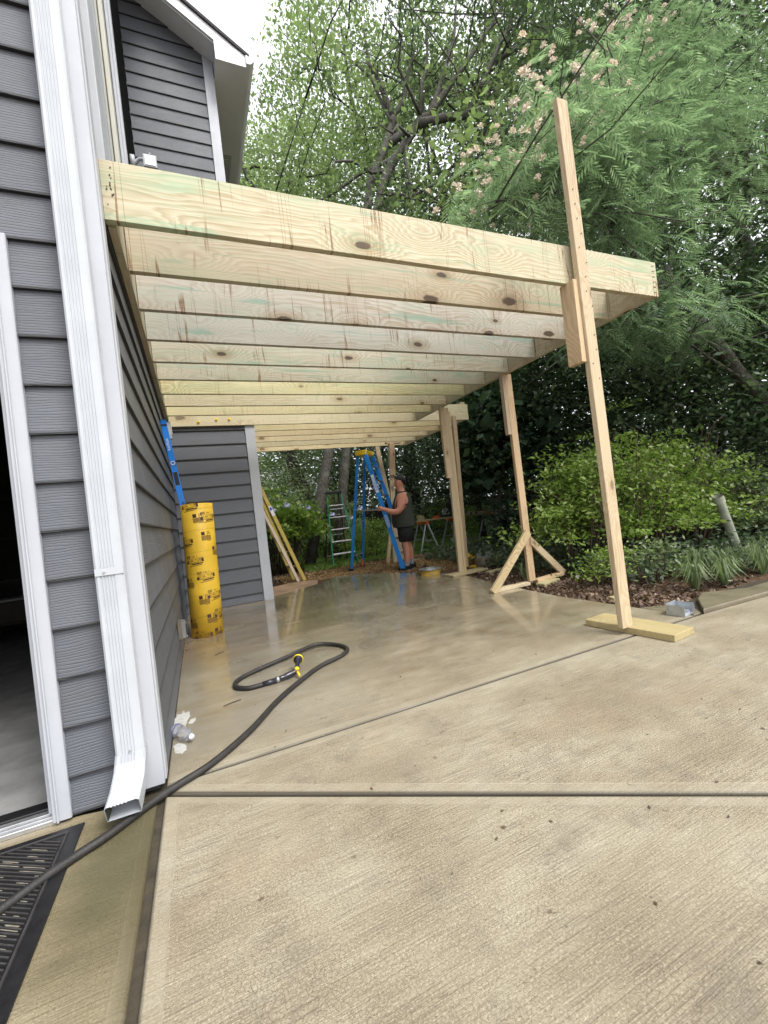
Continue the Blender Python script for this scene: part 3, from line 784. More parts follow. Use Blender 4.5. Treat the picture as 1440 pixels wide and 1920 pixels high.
p2 = thing('temporary_post', 'whitewood post on an A-shaped braced stand halfway along the slab edge', 'post', (3.82, 4.36, .04))
bar('stud', (.0, 0, .0), (-.02, 0, 2.655), .10, .045, 'spf', p2, b=.003)
box('cleat', -.125, -.072, -.03, .03, 1.88, 2.655, 'spf', p2)
bar('brace', (-.655, -.055, -.03), (-.01, -.046, .63), .095, .04, 'spf', p2, b=.003)
bar('brace', (.60, .05, -.0), (.045, .046, .55), .085, .04, 'spf', p2, b=.003)
bar('base_plate', (-.62, .0, -.02), (-.06, 0, -.02), .09, .04, 'spf', p2, b=.003, side=(0, 0, 1))
bar('base_plate', (.06, 0, -.01), (.56, .05, .0), .09, .04, 'spf', p2, b=.003, side=(0, 0, 1))
bar('base_block', (.02, -.12, -.045), (.38, -.02, -.045), .12, .04, 'foot', p2, b=.003, side=(0, 0, 1))
p3 = thing('temporary_post', 'doubled whitewood post with a long cleat standing on a weathered board by the concrete forms', 'post', (3.80, 5.92, .03))
bar('stud', (-.02, 0, .0), (.03, 0, 2.655), .085, .045, 'spf', p3, b=.003)
bar('stud', (.06, .01, .0), (.09, .01, 2.60), .05, .045, 'spf', p3, b=.003)
box('cleat', -.115, -.03, -.075, -.026, 1.52, 2.655, 'spf', p3)
bar('base_board', (-.30, -.08, -.012), (.42, -.0, -.012), .22, .035, 'foot', p3, b=.003, side=(0, 0, 1))
p4 = thing('temporary_post', 'thinner whitewood post just behind and right of the doubled post', 'post', (4.26, 6.48, .0))
bar('stud', (0, 0, 0), (.10, 0, 2.685), .075, .045, 'spf', p4, b=.003)
p5 = thing('temporary_post', 'whitewood post behind the blue ladder carrying the rear joists, cleat at its top', 'post', (3.90, 8.72, .0))
bar('stud', (0, 0, 0), (.27, .1, 2.66), .105, .045, 'spf', p5, b=.003)
bar('cleat', (.19, .02, 1.92), (.27, .045, 2.64), .13, .045, 'spf', p5, b=.003)
box('head_block', .15, .52, .06, .15, 2.645, 2.685, 'spf', p5)
bar('brace', (-.16, .05, .0), (.02, .06, .75), .08, .04, 'spf', p5, b=.003)
p6 = thing('temporary_post', 'second leaning whitewood post seen through the rungs of the blue ladder', 'post', (4.22, 9.0, .0))
bar('stud', (0, 0, 0), (-.16, .36, 2.68), .10, .045, 'spf', p6, b=.003)

# ------------------------------------------------------------------ writing
def text_geo(txt, size, ext=.0):
    cu = bpy.data.curves.new('t', 'FONT'); cu.body = txt; cu.size = size; cu.extrude = ext; cu.align_x = 'CENTER'; cu.align_y = 'CENTER'
    cu.resolution_u = 2
    o = bpy.data.objects.new('t', cu); COL.objects.link(o)
    dg = bpy.context.evaluated_depsgraph_get(); dg.update()
    me = bpy.data.meshes.new_from_object(o.evaluated_get(dg))
    V = [tuple(v.co) for v in me.vertices]; F = [tuple(p.vertices) for p in me.polygons]
    bpy.data.objects.remove(o); bpy.data.curves.remove(cu); bpy.data.meshes.remove(me)
    return V, F
# yellow form tube
tb = thing('form_tube', 'tall yellow cardboard concrete form tube with brown printing, standing against the house corner', 'tube', (-.02, 5.28, .0))
TR, TH = .168, 1.46
b = MB(); SEG = 48
def circ(r, z, n=SEG): return [(r*math.cos(2*math.pi*i/n), r*math.sin(2*math.pi*i/n), z) for i in range(n)]
b.ring([circ(TR-.006, 0), circ(TR, 0), circ(TR, TH*.33), circ(TR, TH*.66), circ(TR, TH), circ(TR-.006, TH), circ(TR-.006, 0)], False, False)
tube_o = b.build('tube_wall', 'yellow', tb, True)
tb.rotation_euler = (math.radians(-1.0), math.radians(1.3), 0)
def wrap(V, F, th0, z0, r, tilt):
    out = []; ct, st_ = math.cos(tilt), math.sin(tilt)
    for x, y, z in V:
        X_, Y_ = x*ct-y*st_, x*st_+y*ct
        a = th0+X_/r; out.append((r*math.cos(a), r*math.sin(a), z0+Y_))
    return out, F
def rect(x0, x1, y0, y1):
    n = 6; V = []; F = []
    for i in range(n+1):
        x = x0+(x1-x0)*i/n; V += [(x, y0, 0), (x, y1, 0)]
    for i in range(n): F.append((2*i, 2*i+2, 2*i+3, 2*i+1))
    return V, F
T_q = text_geo('QUIK-TUBE', .036); T_b = text_geo('BUILDING FORM', .013); T_n = text_geo('No 1', .03); T_s = text_geo('JS', .05)
pm = MB(); rr = TR+.0012
facing = math.atan2(-5.28, .02)
def banner(th, z0):
    for g_ in (rect(-.10, -.075, -.028, .004), rect(.075, .098, -.028, .014), rect(-.095, .09, -.026, -.022), rect(-.085, .085, .018, .021), rect(-.07, .07, -.062, -.056), rect(-.04, .085, -.048, -.036)):
        pm.add(*wrap(*g_, th, z0, rr, .12))
    V, F = T_q; pm.add(*wrap(V, F, th, z0-.002, rr+.0002, .12))
    V, F = T_b; pm.add(*wrap([(x, y-.030, z) for x, y, z in V], F, th, z0-.003, rr+.0002, .12))
    V, F = T_n; pm.add(*wrap([(x+.01, y+.042, z) for x, y, z in V], F, th, z0, rr, .12))
    for i in range(4): pm.add(*wrap(*rect(-.09, -.04, .03+i*.008, .034+i*.008), th, z0, rr, .12))
def stamp(th, z0):
    pm.add(*wrap(*rect(-.05, -.012, .005, .045), th, z0, rr, .1))
    V, F = T_s; pm.add(*wrap([(x+.028, y+.026, z) for x, y, z in V], F, th, z0, rr, .1))
    for i in range(5): pm.add(*wrap(*rect(-.055, .055, -.008-i*.0105, -.002-i*.0105), th, z0, rr, .1))
    pm.add(*wrap(*rect(-.0, .05, -.062, -.057), th, z0, rr, .1))
for i, (du, zz, kind) in enumerate([(.00, 1.30, 's'), (.72, 1.31, 'b'), (.42, 1.10, 's'), (-1.0, 1.05, 'b'), (-.45, .84, 'b'), (1.1, .93, 's'), (.2, .66, 'b'), (-.95, .60, 's'),
                                    (-.05, .41, 's'), (.75, .45, 'b'), (.35, .20, 's'), (1.1, .23, 'b'), (-.95, .16, 's'), (-.5, 1.44, 'b'), (.75, .035, 's'), (-.3, .02, 'b'), (2., .8, 'b'), (3., .4, 's'), (2.4, 1.2, 's'), (-2, .3, 'b'), (-2.2, 1.2, 's')]):
    (banner if kind == 'b' else stamp)(facing+du, zz)
for i in range(6):
    V, F = rect(-TR*math.pi, TR*math.pi, -.0008, .0008)
    pts = [((TR+.0008)*math.cos(t_/24*2*math.pi), (TR+.0008)*math.sin(t_/24*2*math.pi), .18+i*.235+.06*t_/24) for t_ in range(25)]
    pm.tube(pts, .0009, 4)
pm.build('printing', 'print', tb)
# blue level
lv = thing('spirit_level', 'long blue spirit level leaning in the house corner out of the yellow tube', 'level', (-.045, 5.33, .66))
tp = Vector((-.19, .12, 1.80))
R_ = tp.normalized()
bar('level_body', (0, 0, 0), tp, .062, .026, 'blue_l', lv, side=(0, 1, 0))
def on_level(t, name, mat, w, L, off=.0145):
    p = tp*t; return bar(name, p-R_*L/2+Vector((0, -off, 0)), p+R_*L/2+Vector((0, -off, 0)), w, .002, mat, lv, b=0, side=(0, 1, 0))
on_level(.62, 'vial_window', 'blackp', .042, .15); on_level(.965, 'end_cap', 'blackp', .058, .02)
vt_ = MB(); ang = [tp*.72+Vector((math.cos(a)*.02, -.016, math.sin(a)*.02)) for a in np.linspace(0, 2*math.pi, 17)]
vt_.tube(ang, .005, 6, False).build('round_vial', 'label', lv)
tx = MB(); V, F = text_geo('empire', .05); x_ax = R_; z_ax = R_.cross(Vector((0, 1, 0)))
tx.add([tuple(tp*.84+Vector((0, -.0155, 0))-x_ax*v[0]+z_ax*v[1]*-1) for v in V], F).build('lettering', 'label', lv)

# ------------------------------------------------------------------ hose, nozzle, mat, bottle, paint, bracket
hp = [(-1.6, .9), (-1.05, 1.45), (-.70, 1.79), (-.56, 1.915), (-.44, 2.0), (-.31, 2.12), (-.20, 2.205), (-.05, 2.31), (.15, 2.54), (.34, 2.83), (.53, 3.06), (.74, 3.27), (.95, 3.39), (1.045, 3.53), (1.0, 3.72), (.84, 3.81), (.57, 3.66), (.30, 3.54), (.16, 3.43), (.125, 3.30), (.20, 3.20), (.32, 3.195)]
hz = []
for x, y in hp:
    z = .016+.001
    if .45 < x < .95 and y > 3.55: z = .03
    hz.append((x, y, z))
hose = thing('garden_hose', 'black rubber garden hose looping across the wet slab to a nozzle', 'hose', (.5, 3.0, 0))
o = MB().tube([Vector(p)-Vector((.5, 3, 0)) for p in cr(hz, 10)], .0165, 12).build('hose_line', 'hose', hose, True)
o = MB().tube([(.30-.5, .195, .018), (.395-.5, .20, .02)], [.018, .020], 14).build('hose_guard', 'nozzle', hose, True)
nz = thing('hose_nozzle', 'black and yellow trigger spray nozzle lying on the slab at the end of the hose', 'nozzle', (.44, 3.21, .024))
MB().tube([(-.045, -.01, 0), (-.02, -.007, 0)], .021, 14).build('connector', 'silver', nz, True)
MB().tube(cr([(-.02, -.007, 0), (.03, .0, .004), (.085, .012, .012), (.12, .02, .02)], 4), [.019]*4+[.022]*4+[.02]*4+[.017], 14).build('handle', 'nozzle', nz, True)
MB().tube(cr([(.11, .015, .018), (.125, .05, .032), (.142, .105, .048), (.155, .15, .055)], 4), [.015]*4+[.016]*4+[.022]*3+[.032, .036], 16).build('barrel', 'nozzle', nz, True)
MB().tube([(.155, .15, .055), (.158, .162, .056)], .039, 20).build('nozzle_ring', 'ycap', nz, True)
MB().tube([(.159, .163, .056), (.162, .18, .058)], [.038, .036], 20).build('nozzle_head', 'blackp', nz, True)
MB().tube([(.115, .012, .03), (.115, .008, .044)], [.019, .014], 12).build('control_knob', 'ycap', nz, True)
MB().tube([(.112, -.004, .016), (.118, -.03, .004), (.12, -.045, -.008)], [.01, .009, .006], 8).build('trigger', 'ycap', nz, True)
# door mat
mt = thing('door_mat', 'black ribbed rubber doormat in front of the open doorway', 'mat', (-1.05, 1.68, .001))
box('mat_base', -.5, .5, -.49, .49, 0, .007, 'blackp', mt, b=.002)
rb = MB()
for i in range(47):
    a = -.44+i*.019
    # chevron ribs
    if a < .40: rb.tube([(-.44, a, .0085), (0, min(.44, a+.30), .0085)] if a+.30 < .44 else [(-.44, a, .0085), (-.44+(.44-a)/.30*.44, .44, .0085)], .0032, 5)
    if a < .40: rb.tube([(.44, a, .0085), (0, min(.44, a+.30), .0085)] if a+.30 < .44 else [(.44, a, .0085), (.44-(.44-a)/.30*.44, .44, .0085)], .0032, 5)
for q in ((-.45, -.45, .45, -.45), (.45, -.45, .45, .45), (.45, .45, -.45, .45), (-.45, .45, -.45, -.45)):
    rb.tube([(q[0], q[1], .0085), (q[2], q[3], .0085)], .005, 5)
MAT['sand'] = plain('dried_sand', (.30, .27, .21), .9, 0, .4, 30)
MAT['ribs'] = plain('dusty_rubber', (.032, .03, .03), .7, 0, .5, 12, .4)
stuff(rb.build('rib', 'ribs', mt))
sr = MB(); sand = random.Random(5)
for i in range(520):
    x, y = sand.uniform(-.4, .44), sand.uniform(-.44, .40); l = sand.uniform(.01, .09); sg = 1 if x < 0 else -1
    sr.tube([(x, y, .0076), (x+sg*l*.6, y+l*.41, .0082), (x+sg*l, y+l*.68, .0076)], .0013, 3)
stuff(sr.build('sand_grit', 'sand', mt))
# bottle
bt_ = thing('plastic_bottle', 'clear plastic water bottle lying on its side by the wall base', 'bottle', (-.20, 2.72, .034), math.radians(-62))
def lathe(prof, n=20):
    return [[(x, r*math.cos(2*math.pi*i/n), r*math.sin(2*math.pi*i/n)) for i in range(n)] for x, r in prof]
MB().ring(lathe([(-.07, .0335), (-.05, .033), (-.045, .031), (-.04, .033), (-.03, .031), (-.025, .033), (-.01, .031), (0, .033), (.03, .033), (.055, .03), (.075, .02), (.082, .013), (.095, .012)])).build('bottle_body', 'clear', bt_, True)
MB().ring(lathe([(-.078, .022), (-.073, .034), (-.055, .0345), (-.053, .0335)])).build('bottle_base', 'clear', bt_, True)
MAT['bluering'] = plain('blue_band', (.05, .06, .5), .4)
MB().ring(lathe([(-.052, .0345), (-.046, .0345)]), False, False).build('blue_band', 'bluering', bt_, True)
MB().ring(lathe([(.096, .0145), (.108, .0145)])).build('cap', 'label', bt_, True)
def blot(cx, cyy, rx, ry, rot, n=26, sd=1, lb=''):
    ps = MB(); rn = random.Random(sd); pts = []
    for i in range(n):
        a = 2*math.pi*i/n; k = 1+rn.uniform(-.22, .22); x, y = rx*k*math.cos(a), ry*k*math.sin(a)
        pts.append((cx+x*math.cos(rot)-y*math.sin(rot), cyy+x*math.sin(rot)+y*math.cos(rot)))
    ps.prism(pts, .0005, .0022); tag(ps.build('paint_spill', 'paint'), lb, 'paint spill')
blot(-.215, 2.99, .045, .13, -.1, sd=3, lb='large dried white paint spill behind the clear bottle'); blot(-.155, 2.93, .018, .04, -.3, 14, 9, 'small white paint splash beside the large spill'); blot(-.21, 2.60, .03, .06, .3, 14, 5, 'white paint splash in front of the clear bottle')

# galvanised post bracket
bk = thing('post_bracket', 'galvanised steel post base bracket lying on the slab right of the tall post', 'bracket', (3.60, 2.37, .002), math.radians(8))
MB().box(-.085, .085, -.07, .07, 0, .006).build('bracket_plate', 'galv', bk)
MB().box(-.085, -.081, -.07, .07, .0061, .085).build('bracket_flange', 'galv', bk)
MB().box(.081, .085, -.07, .07, .0061, .085).build('bracket_flange', 'galv', bk)
MB().box(-.08, .08, .066, .070, .0061, .095).build('bracket_back', 'galv', bk)
MB().box(-.05, .05, -.05, .05, .0062, .03).build('standoff', 'galv', bk)
sm = MB()
for a, bb, c_, d in ((.03, 3.02, .14, 3.06), (.52, 3.05, .56, 3.09), (.02, 4.3, .10, 4.36), (2.62, 7.0, 2.85, 7.02)):
    sm.tube([(a, bb, .005), ((a+c_)/2, (bb+d)/2+.004, .006), (c_, d, .004)], .0035, 5)
stuff(sm.build('twigs', 'twig')); 
tag(bpy.data.objects['twigs'], 'thin bits of twig scattered over the wet slab', 'twigs')

# ------------------------------------------------------------------ concrete forms in the wood chips
ft = thing('form_footing', 'short dirty yellow round form filled with concrete at the slab edge by the worker', 'footing', (3.50, 6.98-.55, -.03))
MB().ring([circ(.168, 0, 32), circ(.168, .115, 32), circ(.160, .115, 32), circ(.160, 0, 32)], False, False).build('form_ring', 'yellow_d', ft, True)
MB().ring([circ(.159, 0, 32), circ(.159, .100, 32), circ(.13, .108, 32)]).build('concrete_core', 'galv', ft, False)
bpy.data.objects['concrete_core'].data.materials[0] = MAT['conc_dark']
MB().ring([circ(.19, .118, 24), circ(.19, .124, 24), circ(.10, .138, 24), circ(.02, .139, 24)]).build('lid_plate', 'galv', ft, False)
MB().box(-.12, .04, -.10, -.03, .140, .158).build('anchor_plate', 'alu', ft)
ft2 = thing('form_footing', 'grey concrete pier with a steel plate right of the doubled post', 'footing', (4.52, 6.30, -.03))
MB().ring([circ(.15, 0, 32), circ(.15, .16, 32), circ(.12, .17, 32)]).build('concrete_core', 'conc_dark', ft2)
MB().box(-.10, .10, -.07, .07, .172, .18).box(-.10, -.094, -.07, .07, .181, .25).box(.094, .10, -.07, .07, .181, .25).build('anchor_plate', 'galv', ft2)
fl = thing('form_offcut', 'torn yellow piece of form tube propped behind the doubled post', 'offcut', (4.55, 6.85, -.02), math.radians(20))
of = MB(); R1 = []
for rr_, off_ in ((.30, 0), (.306, 0)):
    pass
prof_o = [[(.30*math.cos(a)-.1, .30*math.sin(a)-.25, .0) for a in np.linspace(.6, 2.3, 14)], [(.30*math.cos(a)-.1, .30*math.sin(a)-.25, .12+.13*math.sin((a-.6)/1.7*2.6)) for a in np.linspace(.6, 2.3, 14)]]
Vv = [p for r in prof_o for p in r]; Ff = [(i, i+1, i+15, i+14) for i in range(13)]
oo = link('form_sheet', pyd('form_sheet', Vv, Ff), 'yellow', fl, True); mm = oo.modifiers.new('t', 'SOLIDIFY'); mm.thickness = .008
box('flat_piece', -.35, -.02, -.42, -.26, 0, .02, 'yellow', fl)
bl_ = tag(bar('lumber_offcut', (3.50, 6.74, .0), (3.78, 7.1, .035), .13, .04, 'spf', side=(.6, -.5, 0)), 'dark reddish board on edge between the round form and the doubled post', 'board')
bl_.data.materials[0] = MAT['twig']
tag(bar('lumber_offcut', (4.30, 8.6, -.01), (5.9, 8.35, -.01), .09, .04, 'foot', side=(0, 0, 1)), 'long pale board lying on the grass edge behind the posts', 'board')
tag(bar('lumber_offcut', (4.05, 5.6, -.0), (4.9, 5.75, .0), .09, .04, 'foot', side=(0, 0, 1)), 'weathered board half buried in mulch beside the pier', 'board')
tag(bar('lumber_offcut', (3.72, 3.13, -.01), (3.86, 3.08, -.01), .09, .05, 'foot', side=(0, 0, 1)), 'short wood block in the leaf litter behind the tall post', 'board')

# ------------------------------------------------------------------ blue stepladder
def lerp(a, b, t): return Vector(a)*(1-t)+Vector(b)*t
def stepladder(t, F1, F2, R1, R2, A1, A2, B1, B2, rail, railw, nstep, stepmat, stepd, seed=0, rearmat=None):
    """F feet (front), R feet (rear), A front rail tops, B rear rail tops; local coordinates"""
    Wd = (Vector(F2)-Vector(F1)).normalized()
    for a, b in ((F1, A1), (F2, A2)): bar('front_rail', a, b, railw, .028, rail, t, side=Wd)
    for a, b in ((R1, B1), (R2, B2)): bar('rear_rail', a, b, railw*.62, .026, rearmat or rail, t, side=Wd)
    for i in range(nstep):
        f = (i+1)/(nstep+1.0)
        p, q = lerp(F1, A1, f), lerp(F2, A2, f)
        n_ = (lerp(R1, B1, f)-p); n_.z = 0; n_.normalize()
        bar('step', p+Wd*.018, q-Wd*.018, stepd, .02, stepmat, t, side=(0, 0, 1))
    for f in (.12, .42, .7):
        p, q = lerp(R1, B1, f), lerp(R2, B2, f); bar('rear_brace', p, q, .022, .012, 'alu', t, side=(0, 0, 1))
    for a, b, a2, b2 in ((F1, A1, R1, B1), (F2, A2, R2, B2)):
        p, q = lerp(a, b, .50), lerp(a2, b2, .52); m_ = (p+q)/2+Vector((0, 0, -.015))
        bar('spreader', p, m_, .026, .006, 'alu', t, side=Wd); bar('spreader', m_, q, .026, .006, 'alu', t, side=Wd)
    for a in (F1, F2, R1, R2): bar('foot', Vector(a)+Vector((0, 0, -.012)), Vector(a)+Vector((0, 0, .03)), railw+.012, .036, 'blackp', t, side=Wd)
bl = thing('stepladder', 'tall blue fibreglass stepladder with a yellow top, held by the worker', 'ladder', (3.43, 7.33, 0))
O = Vector((3.43, 7.33, 0)); V_ = lambda x, y, z: Vector((x, y, z))-O
F1, F2, R1, R2 = V_(3.43, 7.33, .012), V_(3.88, 7.84, .012), V_(2.80, 8.50, .012), V_(3.23, 8.98, .012)
A1, A2, B1, B2 = V_(3.20, 8.02, 2.36), V_(3.46, 8.31, 2.36), V_(3.10, 8.14, 2.36), V_(3.36, 8.44, 2.36)
stepladder(bl, F1, F2, R1, R2, A1, A2, B1, B2, 'blue', .085, 7, 'alu', .08)
cc = (A1+A2+B1+B2)/4; wd = (A2-A1).normalized()
bar('top_cap', cc-wd*.24, cc+wd*.24, .24, .095, 'ycap', bl, b=.012, side=(0, 0, 1))
nrm_side = Vector((-.66, -.75, 0)).normalized()*-1
def on_rail(a, b, t, V, F, off, mat, name, par, flip=1):
    x = (Vector(b)-Vector(a)).normalized(); nn = -((F2-F1).normalized()); z = x.cross(nn)
    c0 = lerp(a, b, t)+nn*off
    MB().add([tuple(c0+x*v[0]*-1*flip+z*v[1]*flip) for v in V], F).build(name, mat, par)
V, F = rect(-.19, .19, -.03, .03); on_rail(F1, A1, .72, V, F, .0165, 'label', 'label', bl)
V, F = text_geo('WERNER', .075); on_rail(F1, A1, .72, V, F, .0175, 'blue', 'lettering', bl)
ov = [(math.cos(a)*.13, math.sin(a)*.032, 0) for a in np.linspace(0, 2*math.pi, 25)[:-1]]
on_rail(F1, A1, .40, ov, [tuple(range(24))], .0165, 'label', 'emblem', bl)
ov2 = [(x*.9, y*.78, 0) for x, y, _ in ov]; on_rail(F1, A1, .40, ov2, [tuple(range(24))], .0172, 'blue', 'emblem', bl)
V, F = text_geo('WERNER', .045); on_rail(F1, A1, .40, V, F, .0180, 'label', 'lettering', bl)
bar('foot_guard', F1+Vector((.05, .03, .0)), F1+Vector((.0, .06, .2)), .02, .02, 'ycap', bl); bar('foot_guard', R2+Vector((-.02, -.02, 0)), R2+Vector((.0, -.03, .16)), .04, .03, 'orange', bl)
# green stepladder
gl = thing('stepladder', 'small green stepladder with white steps standing open by the bushes', 'ladder', (3.12, 9.85, -.02))
stepladder(gl, Vector((-.31, .0, .0)), Vector((.30, -.05, .0)), Vector((-.28, .75, .0)), Vector((.27, .70, .0)), Vector((-.17, .34, 1.74)), Vector((.17, .32, 1.74)), Vector((-.15, .44, 1.74)), Vector((.15, .42, 1.74)), 'green_f', .075, 5, 'label', .13, rearmat='blackp')
box('top_cap', -.19, .19, .25, .50, 1.74, 1.80, 'blackp', gl, b=.01); box('paint_shelf', -.17, .17, .20, .30, 1.35, 1.37, 'alu', gl)
# yellow stepladder folded and leaning on the wing
yl = thing('stepladder', 'folded yellow fibreglass stepladder leaning behind the white corner of the wing', 'ladder', (1.80, 8.42, -.03))
A = Vector((0, 0, 0)); T = Vector((-.79, -.35, 2.15)); W2 = Vector((-.12, .42, 0))
bar('front_rail', A, A+T, .07, .03, 'yfib', yl, side=W2); bar('front_rail', A+W2, A+W2*.75+T, .085, .03, 'yfib', yl, side=W2)
for i in range(6):
    f = (i+1)/7; bar('step', A+T*f, A+W2*(1-.25*f)+T*f, .07, .02, 'alu', yl, side=(0, 0, 1))
bar('rear_rail', A+Vector((-.12, .04, 0)), A+T+Vector((-.05, .0, -.05)), .05, .025, 'yfib', yl, side=W2)
x = T.normalized(); zc = x.cross(W2.normalized())
MB().add([tuple(A+T*.66-W2.normalized()*.017+x*v[0]+zc*v[1]) for v in rect(-.10, .10, -.03, .03)[0]], rect(-.10, .10, -.03, .03)[1]).build('label', 'label', yl)
MB().add([tuple(A+T*.68-W2.normalized()*.0185+x*v[0]+zc*v[1]) for v in rect(-.03, .03, -.02, .02)[0]], rect(-.1, .1, -.03, .03)[1]).build('label_mark', 'bluering', yl)
tag(bar('leaning_board', (1.66, 8.36, -.01), (1.02, 8.05, 1.62), .055, .03, 'paleplank', side=(-.3, .9, 0)), 'narrow pale board leaning beside the folded yellow ladder', 'board')

# ------------------------------------------------------------------ work table
tbx = thing('work_table', 'plank work surface laid across sawhorses on the grass, behind the worker', 'table', (6.2, 9.75, 0))
box('plank', -1.25, .85, -.22, .04, .78, .815, 'foot', tbx); box('plank', -.95, 1.25, .05, .24, .78, .81, 'joist_far', tbx); box('plank', .3, 1.75, -.05, .18, .816, .85, 'joist_far', tbx)
def sawhorse(x, y, label, legm='galv', beam='orange'):
    s_ = thing('sawhorse', label, 'sawhorse', (x, y, -.02), math.radians(80), 'sawhorses under the plank table')
    box('beam', -.40, .40, -.03, .03, .72, .795, 'orange', s_)
    for a in (-.32, .32):
        for bb in (-1, 1): bar('leg', (a*1.12, bb*.26, 0), (a*.95, bb*.03, .73), .035, .03, legm, s_)
        bar('leg_brace', (a*1.05, -.15, .32), (a*1.05, .15, .32), .02, .012, legm, s_)
sawhorse(5.25, 9.75, 'grey-legged sawhorse under the left end of the plank table'); sawhorse(6.15, 9.75, 'middle sawhorse, half hidden by the doubled post'); sawhorse(7.35, 9.75, 'sawhorse under the right end of the plank table')
mw = thing('mitre_saw', 'black bag and power saw sitting on the plank table', 'saw', (6.15, 9.72, .852))
MB().box(-.30, .25, -.14, .16, -.035, .03).build('saw_base', 'blackp', mw)
def blob(rx, ry, rz, c_=(0, 0, 0), n=14, m_=8, sd=1, j=.1):
    rn = random.Random(sd); rings = []
    for i in range(m_+1):
        ph = math.pi*(i+.02)/(m_+.04)-math.pi/2
        rings.append([(c_[0]+rx*math.cos(ph)*math.cos(2*math.pi*k/n)*(1+rn.uniform(-j, j)), c_[1]+ry*math.cos(ph)*math.sin(2*math.pi*k/n)*(1+rn.uniform(-j, j)), c_[2]+rz*math.sin(ph)) for k in range(n)])
    return rings
MB().ring(blob(.19, .15, .22, (.05, .02, .26), sd=4, j=.15)).build('bag', 'blackp', mw, False)
MB().tube([(-.2, 0, .06), (-.05, 0, .18), (.1, 0, .1)], .035, 10).build('saw_arm', 'blackp', mw, True)
MB().tube([(-.2, -.02, .09), (-.2, .02, .09)], .10, 20).build('blade_guard', 'galv', mw)
for nm, lb, ct, x, y, sz, mt_ in (('drill', 'orange power tool on the plank table left of the saw', 'tool', 5.62, 9.68, (.13, .08, .07), 'orange'), ('fastener_box', 'small yellow carton on the left end of the plank table', 'box', 5.15, 9.65, (.16, .11, .11), 'foot'), ('fastener_box', 'flat pale carton of screws beside the saw on the plank table', 'box', 6.62, 9.6, (.22, .12, .05), 'joist_far')):
    q = thing(nm, lb, ct, (x, y, .817))
    box('body', -sz[0]/2, sz[0]/2, -sz[1]/2, sz[1]/2, 0, sz[2], mt_, q, b=.006); box('lid' if nm != 'drill' else 'grip', -sz[0]/2*.9, sz[0]/2*.4, -sz[1]/2*.6, sz[1]/2*.6, sz[2]+.001, sz[2]+.02, 'blackp' if nm == 'drill' else mt_, q, b=.003)

# ------------------------------------------------------------------ the worker
man = thing('person', 'worker in black cap, sleeveless charcoal shirt and black shorts steadying the blue ladder', 'person', (3.66, 7.52, -.02), math.atan2(.39, -.92))
# local: +x is where he faces, +y his left... seen from the camera his left side
def skin_mesh(name, joints, edges, mat, par, sub=2, root=0):
    me = bpy.data.meshes.new(name); me.from_pydata([j[0] for j in joints], edges, []); me.update()
    o = link(name, me, mat, par)
    md = o.modifiers.new('skin', 'SKIN')
    md.use_smooth_shade = True
    lay = me.skin_vertices[0].data
    for i, j in enumerate(joints):
        r = j[1]; lay[i].radius = r if isinstance(r, tuple) else (r, r); lay[i].use_root = (i == root)
    sb = o.modifiers.new('sub', 'SUBSURF'); sb.levels = sub; sb.render_levels = sub
    return o
Jn = []; Ed = []
def jt(p, r, par=None):
    r = tuple(q*1.2 for q in r) if isinstance(r, tuple) else r*(1.2 if r > .012 else 1.0)
    Jn.append((p, r)); i = len(Jn)-1
    if par is not None: Ed.append((par, i))
    return i
pel = jt((0, 0, .94), (.155, .15)); wst = jt((.03, 0, 1.10), (.165, .16), pel); ch = jt((.01, 0, 1.30), (.165, .15), wst); nk = jt((-.01, 0, 1.46), (.085, .08), ch)
nk2 = jt((.01, 0, 1.55), (.062, .062), nk); hd = jt((.03, 0, 1.63), (.082, .082), nk2); hd2 = jt((.015, 0, 1.73), (.088, .085), hd); hd3 = jt((.01, 0, 1.79), (.05, .05), hd2)
for sg in (-1, 1):
    hp_ = jt((0, sg*.10, .86), .10, pel); kn = jt((.02+.02*sg, sg*.115, .50), .066, hp_); cf = jt((-.015+.03*sg, sg*.115, .36), .064, kn); an = jt((.0+.05*sg, sg*.11, .10), .042, cf)
    jt((.02+.05*sg, sg*.11, .05), .045, an)
    sh_ = jt((0, sg*.20, 1.39), .086, ch)
    el_ = jt((.08 if sg > 0 else .14, sg*.275, 1.13), .060, sh_); fr = jt((.20, sg*.25, 1.12), .054, el_)
    wr = jt((.36, sg*.19, 1.20), .032, fr); pm_ = jt((.425, sg*.17, 1.225), (.036, .026), wr)
    for fi in range(4):
        zf = 1.255-.02*fi
        a = jt((.455, sg*.165, zf), .0105, pm_); b2 = jt((.485, sg*.145, zf-.004), .0095, a); jt((.478, sg*.118, zf-.008), .0085, b2)
    a = jt((.43, sg*.145, 1.262), .011, pm_); jt((.46, sg*.122, 1.268), .0095, a)
skin_mesh('body', Jn, Ed, 'skin', man)
